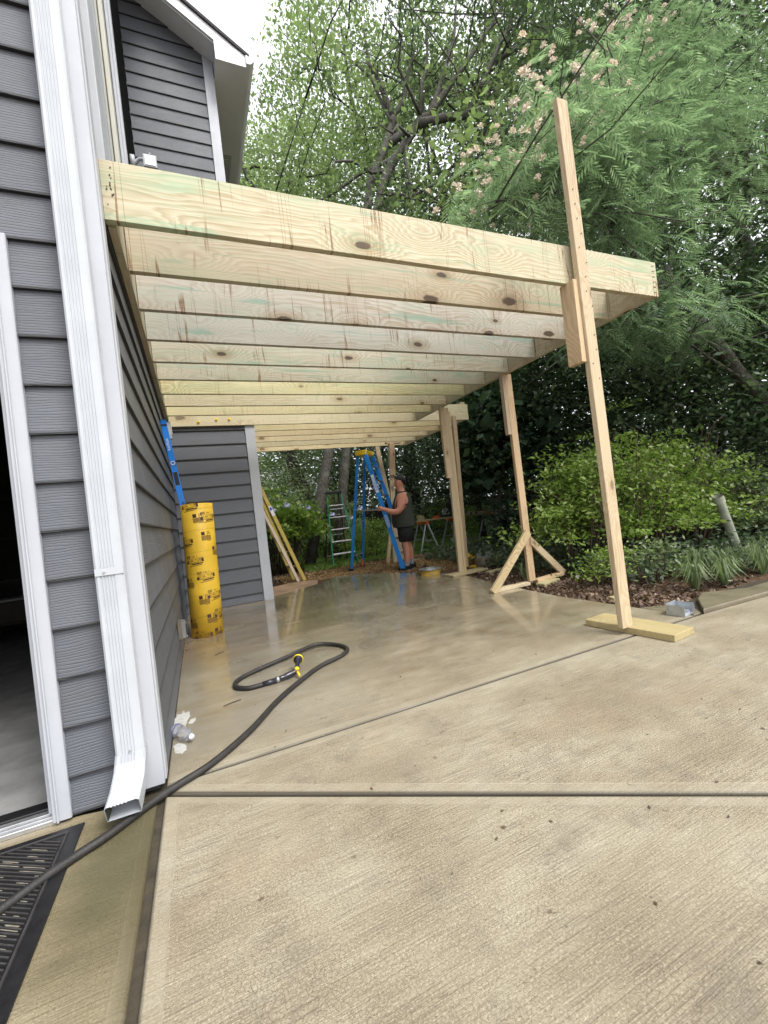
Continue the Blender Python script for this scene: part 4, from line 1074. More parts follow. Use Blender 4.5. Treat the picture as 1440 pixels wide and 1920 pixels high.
# face parts, on a head tipped slightly up
MB().tube([(.098, 0, 1.685), (.128, 0, 1.658), (.105, 0, 1.645)], [.010, .016, .012], 8).build('nose', 'skin', man, True)
MB().tube([(.100, -.025, 1.618), (.112, 0, 1.616), (.100, .025, 1.618)], [.004, .008, .004], 6).build('mouth', 'hair', man, True)
for sg in (-1, 1):
    MB().ring(blob(.009, .012, .009, (.098, sg*.032, 1.685), 8, 6, j=0)).build('eye', 'hair', man, True)
    MB().ring(blob(.022, .010, .032, (.0, sg*.086, 1.665), 10, 6, j=.02)).build('ear', 'skin', man, True)
MB().ring(blob(.098, .084, .075, (-.018, 0, 1.705), 18, 8, j=.02)).build('hair', 'hair', man, True)
cp = MB(); rings = []
for i in range(8):
    a = i/7*math.pi/2; rr_ = math.cos(a); rings.append([((.115*rr_*math.cos(t))-.004-.02*math.sin(a), .098*rr_*math.sin(t), 1.722+.105*math.sin(a)+.03*rr_*math.cos(t)) for t in np.linspace(0, 2*math.pi, 21)[:-1]])
cp.ring(rings); cp.build('cap', 'capw', man, True)
br = MB(); top_ = []; bot_ = []
for t in np.linspace(-1.1, 1.1, 11):
    ext = .105*math.cos(t*1.15)
    for e_, L_ in ((0, 0), (1, ext)):
        x_, y_ = .108*math.cos(t)+L_, .095*math.sin(t); z_ = 1.75+.30*L_ - .018*abs(math.sin(t))
        top_.append((x_, y_, z_+.004)); bot_.append((x_, y_, z_-.002))
n_ = len(top_); Ff = []
for i in range(0, n_-2, 2): Ff += [(i, i+1, i+3, i+2), (n_+i, n_+i+2, n_+i+3, n_+i+1), (i+1, n_+i+1, n_+i+3, i+3), (i, i+2, n_+i+2, n_+i)]
br.add(top_+bot_, Ff).build('cap_brim', 'brim', man, True)
def ell(cx, cyy, cz, rx, ry, n=28, p=2.3, tilt=0):
    out = []; k_ = 1.13 if cz > .95 or rx > .16 else 1.08; rx *= k_; ry *= k_
    for i in range(n):
        a = 2*math.pi*i/n; ca, sa = math.cos(a), math.sin(a)
        x_ = rx*math.copysign(abs(ca)**(2/p), ca); y_ = ry*math.copysign(abs(sa)**(2/p), sa)
        out.append((cx+x_, cyy+y_, cz+tilt*x_))
    return out
rs2 = random.Random(8)
st = MB(); R_s = [ell(.01, 0, .83, .195, .21), ell(.015, 0, .90, .20, .212), ell(.02, 0, 1.0, .198, .205), ell(.022, 0, 1.10, .19, .198), ell(.015, 0, 1.2, .183, .196), ell(.0, 0, 1.30, .172, .198), ell(-.012, 0, 1.38, .15, .185), ell(-.018, 0, 1.44, .12, .165), ell(-.015, 0, 1.485, .09, .115), ell(-.008, 0, 1.51, .074, .08)]
R_s = [[(x_+.007*math.sin(k*1.7+j*.9), y_+.006*math.sin(k*2.3+j), z_+.004*math.sin(k*1.3)) for k, (x_, y_, z_) in enumerate(r)] for j, r in enumerate(R_s)]
st.ring(R_s, False, False); so_ = st.build('tank_top', 'shirt', man, True)
m2 = so_.modifiers.new('s', 'SUBSURF'); m2.levels = 1; m2.render_levels = 1
sh2 = MB(); sh2.ring([ell(0, 0, .99, .165, .19), ell(0, 0, .90, .18, .20), ell(0, 0, .82, .175, .205)], True, True)
for sg in (-1, 1): sh2.ring([ell(.0, sg*.098, .88, .14, .10, 20), ell(.005, sg*.105, .72, .138, .108, 20), ell(.012, sg*.11, .55, .128, .108, 20), ell(.012, sg*.11, .545, .115, .098, 20)], True, True)
sh2.build('shorts', 'shorts', man, True)
for sg in (-1, 1):
    ox = .05*sg
    MB().ring([ell(.0+ox, sg*.11, .085, .058, .052, 16), ell(.0+ox, sg*.11, .19, .056, .05, 16)], False, False).build('sock', 'sock', man, True)
    b_ = MB(); rr_ = []
    for x_, w_, h_ in ((-.085, .038, .09), (-.06, .048, .15), (-.0, .052, .165), (.05, .05, .12), (.10, .052, .075), (.15, .050, .065), (.185, .034, .045)):
        rr_.append([(x_+ox, sg*.11+w_*math.cos(t), .0+h_*.5+h_*.5*math.sin(t)) for t in np.linspace(0, 2*math.pi, 15)[:-1]])
    b_.ring(rr_).build('boot', 'boot', man, True)
    box('sole', -.095+ox, .185+ox, sg*.11-.05, sg*.11+.05, -.004, .022, 'blackp', man, b=.008)

# ------------------------------------------------------------------ leaning pipe, stick
pp = thing('plastic_pipe', 'weathered grey-green plastic pipe leaning among the shrubs at the right', 'pipe', (6.46, 3.37, -.0))
pts = [Vector((0, 0, -.05)), Vector((-.40, -.02, .84))]
MB().tube(pts, .052, 20, False).tube(pts[::-1], .045, 20, False).build('pipe_wall', 'pvc', pp, True)
dd_ = (pts[1]-pts[0]).normalized()
MB().tube([pts[1]-dd_*.09, pts[1]+dd_*.004], .062, 20, False).build('socket', 'pvc', pp, True)
tag(MB().tube(cr([(4.62, 5.4, -.02), (4.66, 5.42, .6), (4.72, 5.45, 1.12), (4.75, 5.45, 1.2)], 4), [.016]*8+[.013]*3+[.03, .03], 8).build('garden_stake', 'twig'), 'thin dark upright stick standing in the bed behind the braced post', 'stake')

# ------------------------------------------------------------------ fence far behind
fn = thing('board_fence', 'long dark stained board fence in the shade behind the lawn', 'fence', (2, 16, 0), math.atan2(-2.6, 14))
fb = MB()
for i in range(120):
    x_ = -4+i*.20; fb.box(x_, x_+.185, rnd.uniform(-.004, .004), .02+rnd.uniform(-.004, .004), .0, 1.28+rnd.uniform(-.02, .02))
stuff(fb.build('fence_board', 'fence', fn))
for zz in (.3, 1.05): box('rail', -4, 20, .026, .07, zz, zz+.08, 'fence', fn)
for i in range(11): box('fence_post', -4+i*2.4, -3.9+i*2.4, .072, .17, 0, 1.36, 'fence', fn)
nh = thing('neighbour_house', 'pale house half hidden by leaves far beyond the bushes', 'house', (2.2, 27, 0), .15)
box('wall', -4, 4, -3, 3, 0, 2.6, 'cream', nh)
MB().ring([[(-4.4, -3.4, 2.5), (4.4, -3.4, 2.5), (4.4, 0, 4.4), (-4.4, 0, 4.4)], [(-4.4, -3.4, 2.6), (4.4, -3.4, 2.6), (4.4, 0, 4.5), (-4.4, 0, 4.5)]]).build('roof', 'soffit', nh)
MB().ring([[(-4.4, 3.4, 2.5), (4.4, 3.4, 2.5), (4.4, 0.01, 4.4), (-4.4, 0.01, 4.4)], [(-4.4, 3.4, 2.6), (4.4, 3.4, 2.6), (4.4, .01, 4.5), (-4.4, .01, 4.5)]]).build('roof', 'soffit', nh)
for wx in (-2.5, 0, 2.5):
    w_ = box('window', wx-.5, wx+.5, -3.03, -3.002, 1, 2, 'white', nh); box('pane', -.45, .45, -.02, -.016, -.45, .45, 'glass', w_)

# ------------------------------------------------------------------ trees
RS = np.random.RandomState(11)
def limb_noise(p, q, n, j, rs_):
    p = np.array(p, float); q = np.array(q, float); L = np.linalg.norm(q-p)
    out = [p+(q-p)*t for t in np.linspace(0, 1, n)]
    for i in range(1, n): out[i] = out[i]+rs_.normal(size=3)*j*L*min(1, i/n+.3)
    return out
def make_tree(name, label, base, height, lean, r0, limbs, spread, zmin, nleaf, size, leafmat, barkmat='bark', seed=1, asp=.5, sub=4, sig=.45, cat='tree', manual=None, group=None, per=60, droop=.4, extra=None):
    rs_ = np.random.RandomState(seed); t = thing(name, label, cat, base, 0, group)
    wood = MB(); tips = []
    if manual:
        for pts, ra, rb_ in manual:
            P_ = cr([tuple(np.array(p)-np.array(base)) for p in pts], 4); n = len(P_)
            wood.tube(P_, [ra+(rb_-ra)*i/(n-1) for i in range(n)], 8)
            lim = [np.array(p) for p in P_]
            if ra < .14:
                for k_ in range(max(3, n//3)):
                    i = rs_.randint(n//3, n); p = lim[i]
                    q = p+rs_.normal(size=3)*np.array([1.5, 1.3, 1.1])*spread*.3+np.array([0, 0, .3])
                    if not clear_deck_view(np.array([q])+np.array(base)).all(): continue
                    L_ = limb_noise(p, q, 5, .08, rs_); wood.tube(L_, [rb_*.7, rb_*.5, rb_*.4, rb_*.3, .008], 5); tips += L_[2:]
                tips += lim[n//2:]
    if limbs:
        top = np.array([lean[0], lean[1], height*.92]); tr = limb_noise((0, 0, -.1), top, 8, .03, rs_)
        wood.tube(tr, [r0*1.3]+[r0*(1-.85*i/7) for i in range(1, 8)], 9)
        tr = np.array(tr)
        for i in range(limbs):
            f = zmin+(1-zmin)*((i+.5)/limbs)*.97; x_ = f*7; i0 = int(x_); p = tr[i0]+(tr[min(7, i0+1)]-tr[i0])*(x_-i0)
            az = i*2.399+rs_.uniform(-.5, .5); ln = spread*(1.15-.65*((f-zmin)/(1-zmin)))*rs_.uniform(.75, 1.15)
            q = p+np.array([math.cos(az)*ln, math.sin(az)*ln, ln*rs_.uniform(.1, .6)])
            L_ = limb_noise(p, q, 6, .06, rs_); rr0 = r0*(.42-.25*f)
            if extra is not None and not extra(np.array([L_[3], q])+np.array(base)).all(): continue
            wood.tube(L_, [rr0, rr0*.8, rr0*.6, rr0*.45, rr0*.3, .012], 6)
            for k_ in range(sub):
                a = L_[rs_.randint(2, 6)]; b2 = a+rs_.normal(size=3)*np.array([1, 1, .7])*spread*.28+np.array([0, 0, .15])
                if extra is not None and not extra(np.array([b2])+np.array(base)).all(): continue
                L2 = limb_noise(a, b2, 4, .08, rs_); wood.tube(L2, [rr0*.35, rr0*.25, .015, .008], 5); tips += L2[1:]
            tips += L_[3:]
    wood.build('trunk', barkmat, t, True)
    tips = np.array([tuple(p) for p in tips])
    idx = rs_.randint(0, len(tips), max(1, nleaf//per))
    # clumps: some dense, some loose
    C = []
    for i in idx:
        c0 = tips[i]+rs_.normal(size=3)*sig*.9; s_ = sig*rs_.uniform(.45, 1.1)
        C.append(c0+rs_.normal(size=(per, 3))*np.array([s_, s_, s_*.6]))
    C = np.concatenate(C)
    C = C[C[:, 2] > .1]
    if extra is not None:
        keep = extra(C+np.array(base)); C = C[keep]
    o = np_mesh('crown', leaves(C, size, rs_, asp, droop), 4, leafmat, t)
    stuff(o)
    return t
def pol(az, r): a = math.radians(az); return (r*math.sin(a), r*math.cos(a), -.05)
# keep foliage off deck, roof and camera, and out of the image's sky gap
def clear_deck_view(P_):
    inside = (P_[:, 0] < 5.2) & (P_[:, 1] < 10.2) & (P_[:, 2] < 3.6)
    roofz = (P_[:, 0] < 2.2) & (P_[:, 1] < 9.5)
    near = (np.hypot(P_[:, 0], P_[:, 1]) < 3.5)
    az_ = np.degrees(np.arctan2(P_[:, 0], P_[:, 1])); el_ = (P_[:, 2]-1.13)/np.hypot(P_[:, 0], P_[:, 1])
    near |= el_ > 1.05+(az_-13.5)*.030+.10*np.sin(P_[:, 2]*2.3+P_[:, 0]*1.9)  # crowns cut by camera angle along a sky edge read from image pixels
    return ~(inside | near | roofz)
TA = [(2.5, 11.0, -.1), (4.2, 11.0, 5.74), (5.33, 11.0, 9.73), (5.59, 11.0, 10.61), (6.19, 11.0, 11.8), (6.51, 11.0, 12.62)]  # limb points, the silk tree's too, traced from image pixels at chosen depths
main = [(TA, .145, .10), ([(6.51, 11.0, 12.62), (6.3, 11.0, 13.19), (6.12, 11.0, 13.7), (5.92, 11.0, 13.97), (5.87, 11.0, 15.02)], .10, .03),
 ([(6.51, 11.0, 12.62), (6.84, 10.83, 13.12), (6.97, 10.67, 13.73), (7.22, 10.5, 14.43)], .08, .03),
 ([(3.35, 11.3, -.1), (4.45, 10.95, 5.71), (5.52, 10.8, 9.57), (5.98, 10.7, 10.73), (6.44, 10.6, 11.36), (6.83, 10.5, 11.86), (7.0, 10.4, 12.15), (7.27, 10.3, 12.25)], .13, .095),
 ([(7.27, 10.3, 12.25), (7.57, 10.23, 12.87), (8.06, 10.15, 14.0), (8.3, 10.07, 14.68), (8.45, 10.0, 15.66)], .09, .03),
 ([(7.27, 10.3, 12.25), (7.98, 10.1, 13.15), (8.45, 9.9, 13.7), (9.36, 9.7, 14.92), (9.78, 9.5, 15.58)], .10, .03),
 ([(6.92, 10.3, 11.93), (7.67, 10.04, 12.06), (8.22, 9.79, 12.09), (8.42, 9.53, 12.51), (8.84, 9.27, 13.14), (9.27, 9.01, 13.39), (10.29, 8.76, 13.94), (11.17, 8.5, 14.29)], .12, .045),
 ([(8.21, 9.2, 12.24), (9.12, 9.0, 13.81), (9.29, 8.8, 14.28)], .07, .03), ([(6.25, 11.0, 11.76), (6.58, 10.75, 11.91), (6.83, 10.5, 11.86)], .12, .10)]
make_tree('oak_tree', 'big spreading tree with twin grey trunks arching right above the deck frame', (3.5, 11.0, -.05), 15, (0, 0), .2, 0, 6.5, .4, 26000, .13, 'leaf_mid', 'bark_g', 5, manual=main, sig=.6, asp=.42, droop=1.6, extra=lambda P_: clear_deck_view(P_) & (P_[:, 1] > 11.2+.5*np.sin(P_[:, 0]*2)))
specs = [
 # az, r, h, spread, zmin, leaves, size, mat, label
 (7.5, 19, 15.5, 4.6, .30, 17000, .16, 'leaf_light', 'light green tree at the left edge of the woods beside the roof gutter'),
 (13.5, 15.5, 17, 4.6, .36, 15000, .14, 'leaf_mid', 'tall thin-trunked tree rising behind the first joist left of the twin trunks'),
 (19, 21, 22, 6.0, .38, 14000, .17, 'leaf_light', 'tall pale green tree at the back between the two left trunks'),
 (27, 17, 22, 6.2, .38, 17000, .16, 'leaf_mid', 'leafy tree filling the sky behind the twin-trunked tree'),
 (35, 20, 24, 7.0, .32, 18000, .18, 'leaf_mid', 'bright leafed tree behind the top of the tall front post'),
 (42, 15, 17, 5.2, .32, 15000, .15, 'leaf_dark', 'dark leafed tree behind the post top and pink blossoms'),
 (50, 19, 22, 6.5, .28, 16000, .18, 'leaf_mid', 'tall tree seen through the feathery branches'),
 (57, 14, 17, 5.2, .26, 15000, .15, 'leaf_dark', 'dark tree with a straight trunk at the right of the view'),
 (65, 17, 20, 6.5, .15, 26000, .17, 'leaf_mid', 'leafy tree at the far right edge of the view'),
 (74, 13, 15, 5.0, .15, 14000, .16, 'leaf_dark', 'dark tree just beyond the right edge of the hedge')]
for i, (az, r, h, sp, zm, nl_, sz, mt_, lb) in enumerate(specs):
    make_tree('woodland_tree', lb, pol(az, r), h, (rnd.uniform(-.8, .8), rnd.uniform(-.8, .8)), .20+.004*h, 16, sp, zm, int(nl_*1.35), sz*.98, mt_, 'bark', 20+i, sig=.6, extra=clear_deck_view, group='woodland trees behind the yard', droop=.8)
fw = np.random.RandomState(5); nF = 80000
th = np.radians(fw.uniform(-6, 88, nF)); rr2 = fw.uniform(27, 36, nF); zz2 = fw.beta(1.1, 2.0, nF)*15
C2 = np.stack([rr2*np.sin(th), rr2*np.cos(th), zz2], 1)
C2 = C2[~((C2[:, 0] < 2.0) & (C2[:, 1] < 12))]
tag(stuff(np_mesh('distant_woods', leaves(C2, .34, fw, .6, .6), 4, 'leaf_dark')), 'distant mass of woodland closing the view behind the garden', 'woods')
# understorey evergreens: the dark mass below the crowns
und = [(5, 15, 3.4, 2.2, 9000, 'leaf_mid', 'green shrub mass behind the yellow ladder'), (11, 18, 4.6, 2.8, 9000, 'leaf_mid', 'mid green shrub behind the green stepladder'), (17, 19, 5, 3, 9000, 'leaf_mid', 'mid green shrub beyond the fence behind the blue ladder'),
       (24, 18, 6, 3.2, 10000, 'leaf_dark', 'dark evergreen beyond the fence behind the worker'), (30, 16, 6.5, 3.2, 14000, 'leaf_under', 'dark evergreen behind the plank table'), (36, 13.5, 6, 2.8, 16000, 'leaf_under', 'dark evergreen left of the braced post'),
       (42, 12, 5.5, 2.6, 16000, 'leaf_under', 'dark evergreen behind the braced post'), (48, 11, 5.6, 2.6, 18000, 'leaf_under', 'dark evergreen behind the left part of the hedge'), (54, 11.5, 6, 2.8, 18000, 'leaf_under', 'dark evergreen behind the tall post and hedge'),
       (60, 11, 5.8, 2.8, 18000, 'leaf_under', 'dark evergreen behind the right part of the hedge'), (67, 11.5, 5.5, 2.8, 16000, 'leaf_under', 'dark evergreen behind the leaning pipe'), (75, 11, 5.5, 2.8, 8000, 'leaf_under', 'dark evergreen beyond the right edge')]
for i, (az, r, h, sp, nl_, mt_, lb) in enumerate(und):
    make_tree('evergreen_shrub', lb, pol(az, r), h, (0, 0), .10, 12, sp, .10, nl_, .11, mt_, 'bark', 60+i, sig=.5, sub=3, cat='shrub', extra=clear_deck_view, group='dark evergreens under the woodland')
# large-leaved shrub
make_tree('broadleaf_shrub', 'shrub with large glossy heart-shaped leaves between the doubled and braced posts', (6.5, 8.0, -.03), 3.6, (-.1, 0), .06, 12, 1.15, .14, 2600, .25, 'leaf_big', 'twig', 91, asp=.85, sig=.32, sub=4, cat='shrub', per=20, droop=1.2, extra=lambda P_: (P_[:, 0] > 5.2) & ((P_[:, 2] > 1.35) | (P_[:, 0] > 7.2)))
make_tree('broadleaf_shrub', 'low shrub with drooping broad leaves in front of the sawhorses', (5.95, 7.6, -.03), .8, (0, 0), .03, 7, .4, .2, 420, .15, 'leaf_big', 'twig', 92, asp=.75, sig=.16, sub=3, cat='shrub', per=15, droop=1.2)

# ------------------------------------------------------------------ mimosa
mim = thing('silk_tree', 'leaning silk tree with feathery grey-green fronds and pink blossoms at the right', 'tree', (12.18, 4.2, -.05))
mb_ = np.array((12.18, 4.2, -.05))
MT = [(12.18, 4.2, -.1), (9.33, 4.2, 2.21), (8.64, 4.2, 2.69), (8.14, 4.2, 3.17), (7.58, 4.2, 3.64), (7.21, 4.2, 3.84), (6.92, 4.2, 4.37)]
ML = [(MT, .13, .06), ([(8.26, 4.2, 3.09), (7.35, 4.1, 3.27), (6.64, 4.0, 3.48), (5.91, 3.9, 3.57)], .05, .02), ([(8.73, 4.2, 2.64), (7.65, 4.08, 2.91), (6.69, 3.95, 3.17), (5.91, 3.83, 3.38), (5.41, 3.7, 3.37)], .028, .012),
 ([(12.0, 4.4, .4), (11.25, 4.33, 2.87), (11.14, 4.27, 4.92), (10.12, 4.2, 6.04), (8.86, 4.08, 6.04), (7.69, 3.96, 6.05), (6.47, 3.84, 5.81), (5.42, 3.72, 5.64), (4.36, 3.6, 4.97)], .09, .015),
 ([(6.92, 4.2, 4.0), (6.17, 4.12, 4.39), (5.72, 4.04, 4.64), (5.39, 3.96, 4.92), (5.13, 3.88, 5.22), (4.84, 3.8, 5.57)], .045, .018),
 ([(5.72, 4.04, 4.64), (5.57, 4.0, 4.56), (4.94, 3.95, 4.62), (4.36, 3.9, 4.61), (4.0, 3.85, 4.71), (3.44, 3.8, 4.44)], .03, .01),
 ([(6.92, 4.2, 4.0), (7.3, 4.3, 4.78), (7.02, 4.33, 5.07), (6.59, 4.4, 5.27), (6.2, 4.3, 5.9), (5.9, 4.2, 6.6)], .035, .015),
 ([(10.12, 4.2, 6.04), (9.4, 4.3, 7.2), (8.3, 4.2, 8.0), (7.3, 4.1, 8.3)], .06, .015), ([(8.86, 4.08, 6.04), (8.2, 4.3, 6.9), (7.4, 4.2, 7.3), (6.4, 4.0, 7.2)], .04, .012),
 ([(11.14, 4.27, 4.92), (11.3, 4.3, 7.0), (10.6, 4.4, 8.6), (10, 4.2, 9.4)], .06, .015)]
mw_ = MB(); mt_ = []
rsm = np.random.RandomState(77)
for pts, ra, rb_ in ML:
    P_ = cr([tuple(np.array(p)-mb_) for p in pts], 4); n = len(P_)
    mw_.tube(P_, [ra+(rb_-ra)*i/(n-1) for i in range(n)], 8)
    if ra < .1:
        for k_ in range(n):
            p = np.array(P_[rsm.randint(n//4, n)]); q = p+rsm.normal(size=3)*np.array([.75, .6, .4])+np.array([-.15, 0, .1])
            L_ = limb_noise(p, q, 4, .06, rsm); mw_.tube(L_, [.012, .01, .007, .004], 5); mt_ += [tuple(v) for v in L_[1:]]
        mt_ += [tuple(v) for v in P_[n//3:]]
mw_.build('trunk', 'bark_g', mim, True)
# crown anchors: along the limbs plus the layered top of the canopy
tipsM = np.array(mt_); tipsM = tipsM[rsm.rand(len(tipsM)) < .55]
NF = 5000
anc = tipsM[rsm.randint(0, len(tipsM), NF)]+rsm.normal(size=(NF, 3))*np.array([.34, .34, .20])
extraN = 450
e = np.stack([rsm.uniform(5.5, 13, extraN), rsm.uniform(3.3, 5.4, extraN), np.zeros(extraN)], 1); e[:, 2] = 5.2+(e[:, 0]-5)*.55+rsm.normal(size=extraN)*.55
anc = np.concatenate([anc, e-mb_])
W_ = anc+mb_
anc = anc[(W_[:, 2] > 3.05) & ~((W_[:, 0] < 4.2) & (W_[:, 2] < 3.9)) & (W_[:, 1] > 2.7) & (W_[:, 2] < 4.85+(W_[:, 0]-3.0)*.95+.35*np.sin(W_[:, 0]*4)+rsm.normal(size=len(W_))*.12)]
def fronds(A_, rs_):
    n = len(A_); az = rs_.uniform(0, 2*np.pi, n); d = np.stack([np.cos(az), np.sin(az), rs_.uniform(-.9, .15, n)], 1); d /= np.linalg.norm(d, axis=1)[:, None]
    sd = np.cross(d, np.array([0, 0, 1.])); sd /= np.linalg.norm(sd, axis=1)[:, None]; L = rs_.uniform(.17, .36, n)[:, None]
    nrm = np.cross(sd, d); quads = []; K = 9
    for i in range(K):
        t = (i+.8)/K; p = A_+d*L*t+np.array([0, 0, -1.])*L*.38*t*t
        w = .34*L*math.sin(math.pi*(.16+.78*t))**.8
        for sg in (-1, 1):
            o_ = (sd*sg*.86+d*.5); tipp = p+o_*w+np.array([0, 0, -.32])*w; hw = d*L*.033
            quads.append(np.stack([p-hw*.6, (p+tipp)/2-hw*1.25+nrm*.004, tipp, (p+tipp)/2+hw*1.25+nrm*.004], 1))
    return np.concatenate(quads).reshape(-1, 3)
stuff(np_mesh('crown', fronds(anc, rsm), 4, 'leaf_mim', mim))
# silk blossoms, each a small tuft
fv = []; rsf = np.random.RandomState(4)
for i in range(44):
    d = rsf.normal(size=3); d[2] = abs(d[2])+.1; d /= np.linalg.norm(d); s_ = np.cross(d, rsf.normal(size=3)); s_ /= np.linalg.norm(s_)
    fv += [d*.004, d*.058+s_*.009, d*.070-s_*.002, d*.056-s_*.010]
fl_me = None
Wc = anc+mb_
cand = Wc[(Wc[:, 2] > 4.0)]; edge_ = 4.85+(cand[:, 0]-3.0)*.95-cand[:, 2]; cand = cand[np.argsort(edge_+rsf.uniform(0, 5.2, len(cand)))]
nfl = 0
cl_ = []
for cpt in cand:
    if nfl >= 295: break
    if (cpt[0] > 9 and rsf.rand() < .85) or (cpt[2] < 4.6 and cpt[0] > 5.5 and rsf.rand() < .7): continue
    grp = 1 if rsf.rand() < .5 else 3
    for k_ in range(grp):
        P_ = cpt-mb_+np.array([0, 0, .12])+rsf.normal(size=3)*.05*grp
        if fl_me is None:
            o = np_mesh('flower', np.array(fv), 4, 'flower', mim); fl_me = o.data
        else:
            o = bpy.data.objects.new('flower', fl_me); COL.objects.link(o); o.parent = mim
        o.location = P_; o.rotation_euler = rsf.uniform(-.6, .6, 3); sc = rsf.uniform(.5, .85); o.scale = (sc, sc, sc); nfl += 1

# ------------------------------------------------------------------ hedge, bushes, flowers
def bush(name, label, base, rx, ry, h, n, size, mat, seed, asp=.5, stems=26, z0=.25, cat='bush', shell=.6, group=None, lump=.35, twigs=True):
    rs_ = np.random.RandomState(seed); t = thing(name, label, cat, base, 0, group)
    w = MB(); tips = []
    for i in range(stems):
        a = rs_.uniform(0, 2*np.pi); r_ = math.sqrt(rs_.uniform(0, 1)); q = np.array([rx*r_*math.cos(a), ry*r_*math.sin(a), h*rs_.uniform(.6, 1.05)])
        p = np.array([q[0]*.45, q[1]*.45, -.02]); L_ = limb_noise(p, q, 6, .05, rs_); w.tube(L_, [.016, .013, .010, .008, .006, .003], 5); tips += L_[2:]
        for k_ in range(3):
            a_ = L_[rs_.randint(2, 6)]; b2 = a_+rs_.normal(size=3)*np.array([.3*rx, .3*ry, .22*h])*.6; L2 = limb_noise(a_, b2, 3, .05, rs_); w.tube(L2, [.006, .004, .002], 4); tips += L2[1:]
    w.build('stems', 'twig', t, True)
    per = 26; C = []
    nc = n//per
    for i in range(nc):
        a = rs_.uniform(0, 2*np.pi); u = rs_.uniform(-.15, 1); rr_ = shell+(1-shell)*rs_.rand()**.5
        k_ = 1+lump*math.sin(a*3+seed)*.35+lump*.5*math.sin(a*7+u*5); up_ = 1.22 if rs_.rand() < .10 else 1.
        cz = up_*1.10*h*(z0+(1-z0)*max(0, u)*rr_*(.80+.36*rs_.rand())); hr = math.sqrt(max(0, 1-max(0, u)**2))
        c0 = np.array([rx*k_*rr_*hr*math.cos(a), ry*k_*rr_*hr*math.sin(a), cz])
        s_ = .06+.09*rs_.rand(); C.append(c0+rs_.normal(size=(per, 3))*np.array([s_*1.2, s_*1.2, s_*.42]))
    C = np.concatenate(C); C = C[C[:, 2] > .03]
    stuff(np_mesh('foliage', leaves(C, size, rs_, asp, .2, .5), 4, mat, t)); return t
hp_l = [(5.02, 4.6, .66, .66, 1.50, 'leaf_hedge', 'bright green privet bush, leftmost of the hedge, right of the braced post'),
        (5.75, 4.35, .85, .75, 1.62, 'leaf_hedge', 'bright green privet bush behind the tall front post'),
        (6.75, 4.35, .85, .75, 1.60, 'leaf_hedge', 'bright green privet bush, third of the hedge, left of the leaning pipe'),
        (7.85, 4.5, .85, .75, 1.30, 'leaf_mid', 'darker ragged bush behind the leaning pipe'), (8.8, 4.0, .9, .8, 1.2, 'leaf_mid', 'darker bush at the right edge of the view')]
for i, (x_, y_, rx, ry, h, mt2, lb) in enumerate(hp_l):
    bush('privet_bush', lb, (x_, y_, .0), rx, ry, h, 6400 if i < 3 else 5200, .072, mt2, 130+i, z0=.30 if i < 3 else .25, shell=.45, group='bushes forming the hedge at the right', stems=26, lump=1.1)
bush('privet_bush', 'small bright sprout of leaves at the foot of the hedge by the braced post', (4.42, 3.72, .0), .28, .24, .40, 800, .055, 'leaf_hedge', 150, z0=.3, stems=8)
bush('privet_bush', 'low leafy shrub at the hedge foot right of the tall front post', (4.75, 3.35, .0), .45, .3, .38, 700, .055, 'leaf_mid', 151, z0=.3, stems=8)
bush('hydrangea_bush', 'bright green hydrangea bush with bare stems behind the yellow ladder', (1.78, 10.2, -.03), .8, .8, 1.45, 5200, .12, 'leaf_hyd', 160, asp=.6, z0=.55, stems=40)
bush('hydrangea_bush', 'dark green hydrangea bush with pale blue blooms behind the green stepladder', (3.1, 12.2, -.03), 1.6, 1.0, 1.75, 7000, .11, 'leaf_mid', 161, asp=.6, z0=.3, stems=20)
bush('boxwood_bush', 'rounded green bush on the lawn behind the blue ladder', (4.1, 10.6, -.03), .75, .6, .95, 5200, .055, 'leaf_hyd', 162, z0=.2, stems=14)
bush('boxwood_bush', 'dark low bush in the shade left of the green stepladder', (1.2, 11.6, -.03), .9, .8, 1.1, 3600, .09, 'leaf_mid', 163, z0=.2, stems=14)
bush('garden_shrub', 'yellow-green shrub added to lighten the view at the back of the lawn left of the worker', (4.6, 14.2, -.03), 1.5, .8, 1.0, 4200, .11, 'leaf_hyd', 170, z0=.15, stems=14)  # two added shrubs; bright leaf colour lightens the view under the deck
bush('garden_shrub', 'yellow-green shrub added to lighten the view at the back of the lawn right of the worker', (8.3, 13.2, -.03), 1.6, .8, 1.2, 4200, .11, 'leaf_hyd', 171, z0=.15, stems=14)
bl_me = None; rb2 = np.random.RandomState(9)
for i, (x_, y_, z_) in enumerate([(1.55, 9.75, 1.42), (1.85, 9.7, 1.50), (2.35, 9.8, 1.4), (2.9, 11.4, 1.35), (3.35, 11.3, 1.2), (3.6, 11.35, 1.25), (2.75, 10.6, 1.0), (3.9, 11.4, 1.05), (2.55, 11.3, 1.5), (4.3, 11.6, 1.3)]):
    if bl_me is None:
        q_ = []
        for k_ in range(90):
            d = rb2.normal(size=3); d[2] = abs(d[2])*.8; d /= np.linalg.norm(d); s_ = np.cross(d, rb2.normal(size=3)); s_ /= np.linalg.norm(s_); u_ = np.cross(d, s_)
            q_ += [d*.09+s_*.016, d*.09+u_*.016, d*.09-s_*.016, d*.09-u_*.016]
        bl_me = np_mesh('flower_head', np.array(q_), 4, 'bloom').data; bo = bpy.data.objects['flower_head']
    else: bo = bpy.data.objects.new('flower_head', bl_me); COL.objects.link(bo)
    par = [o_ for o_ in bpy.data.objects if o_.name.startswith('hydrangea_bush')][0 if y_ < 10.2 else 1]
    bo.parent = par; bo.location = Vector((x_, y_, z_))-par.location

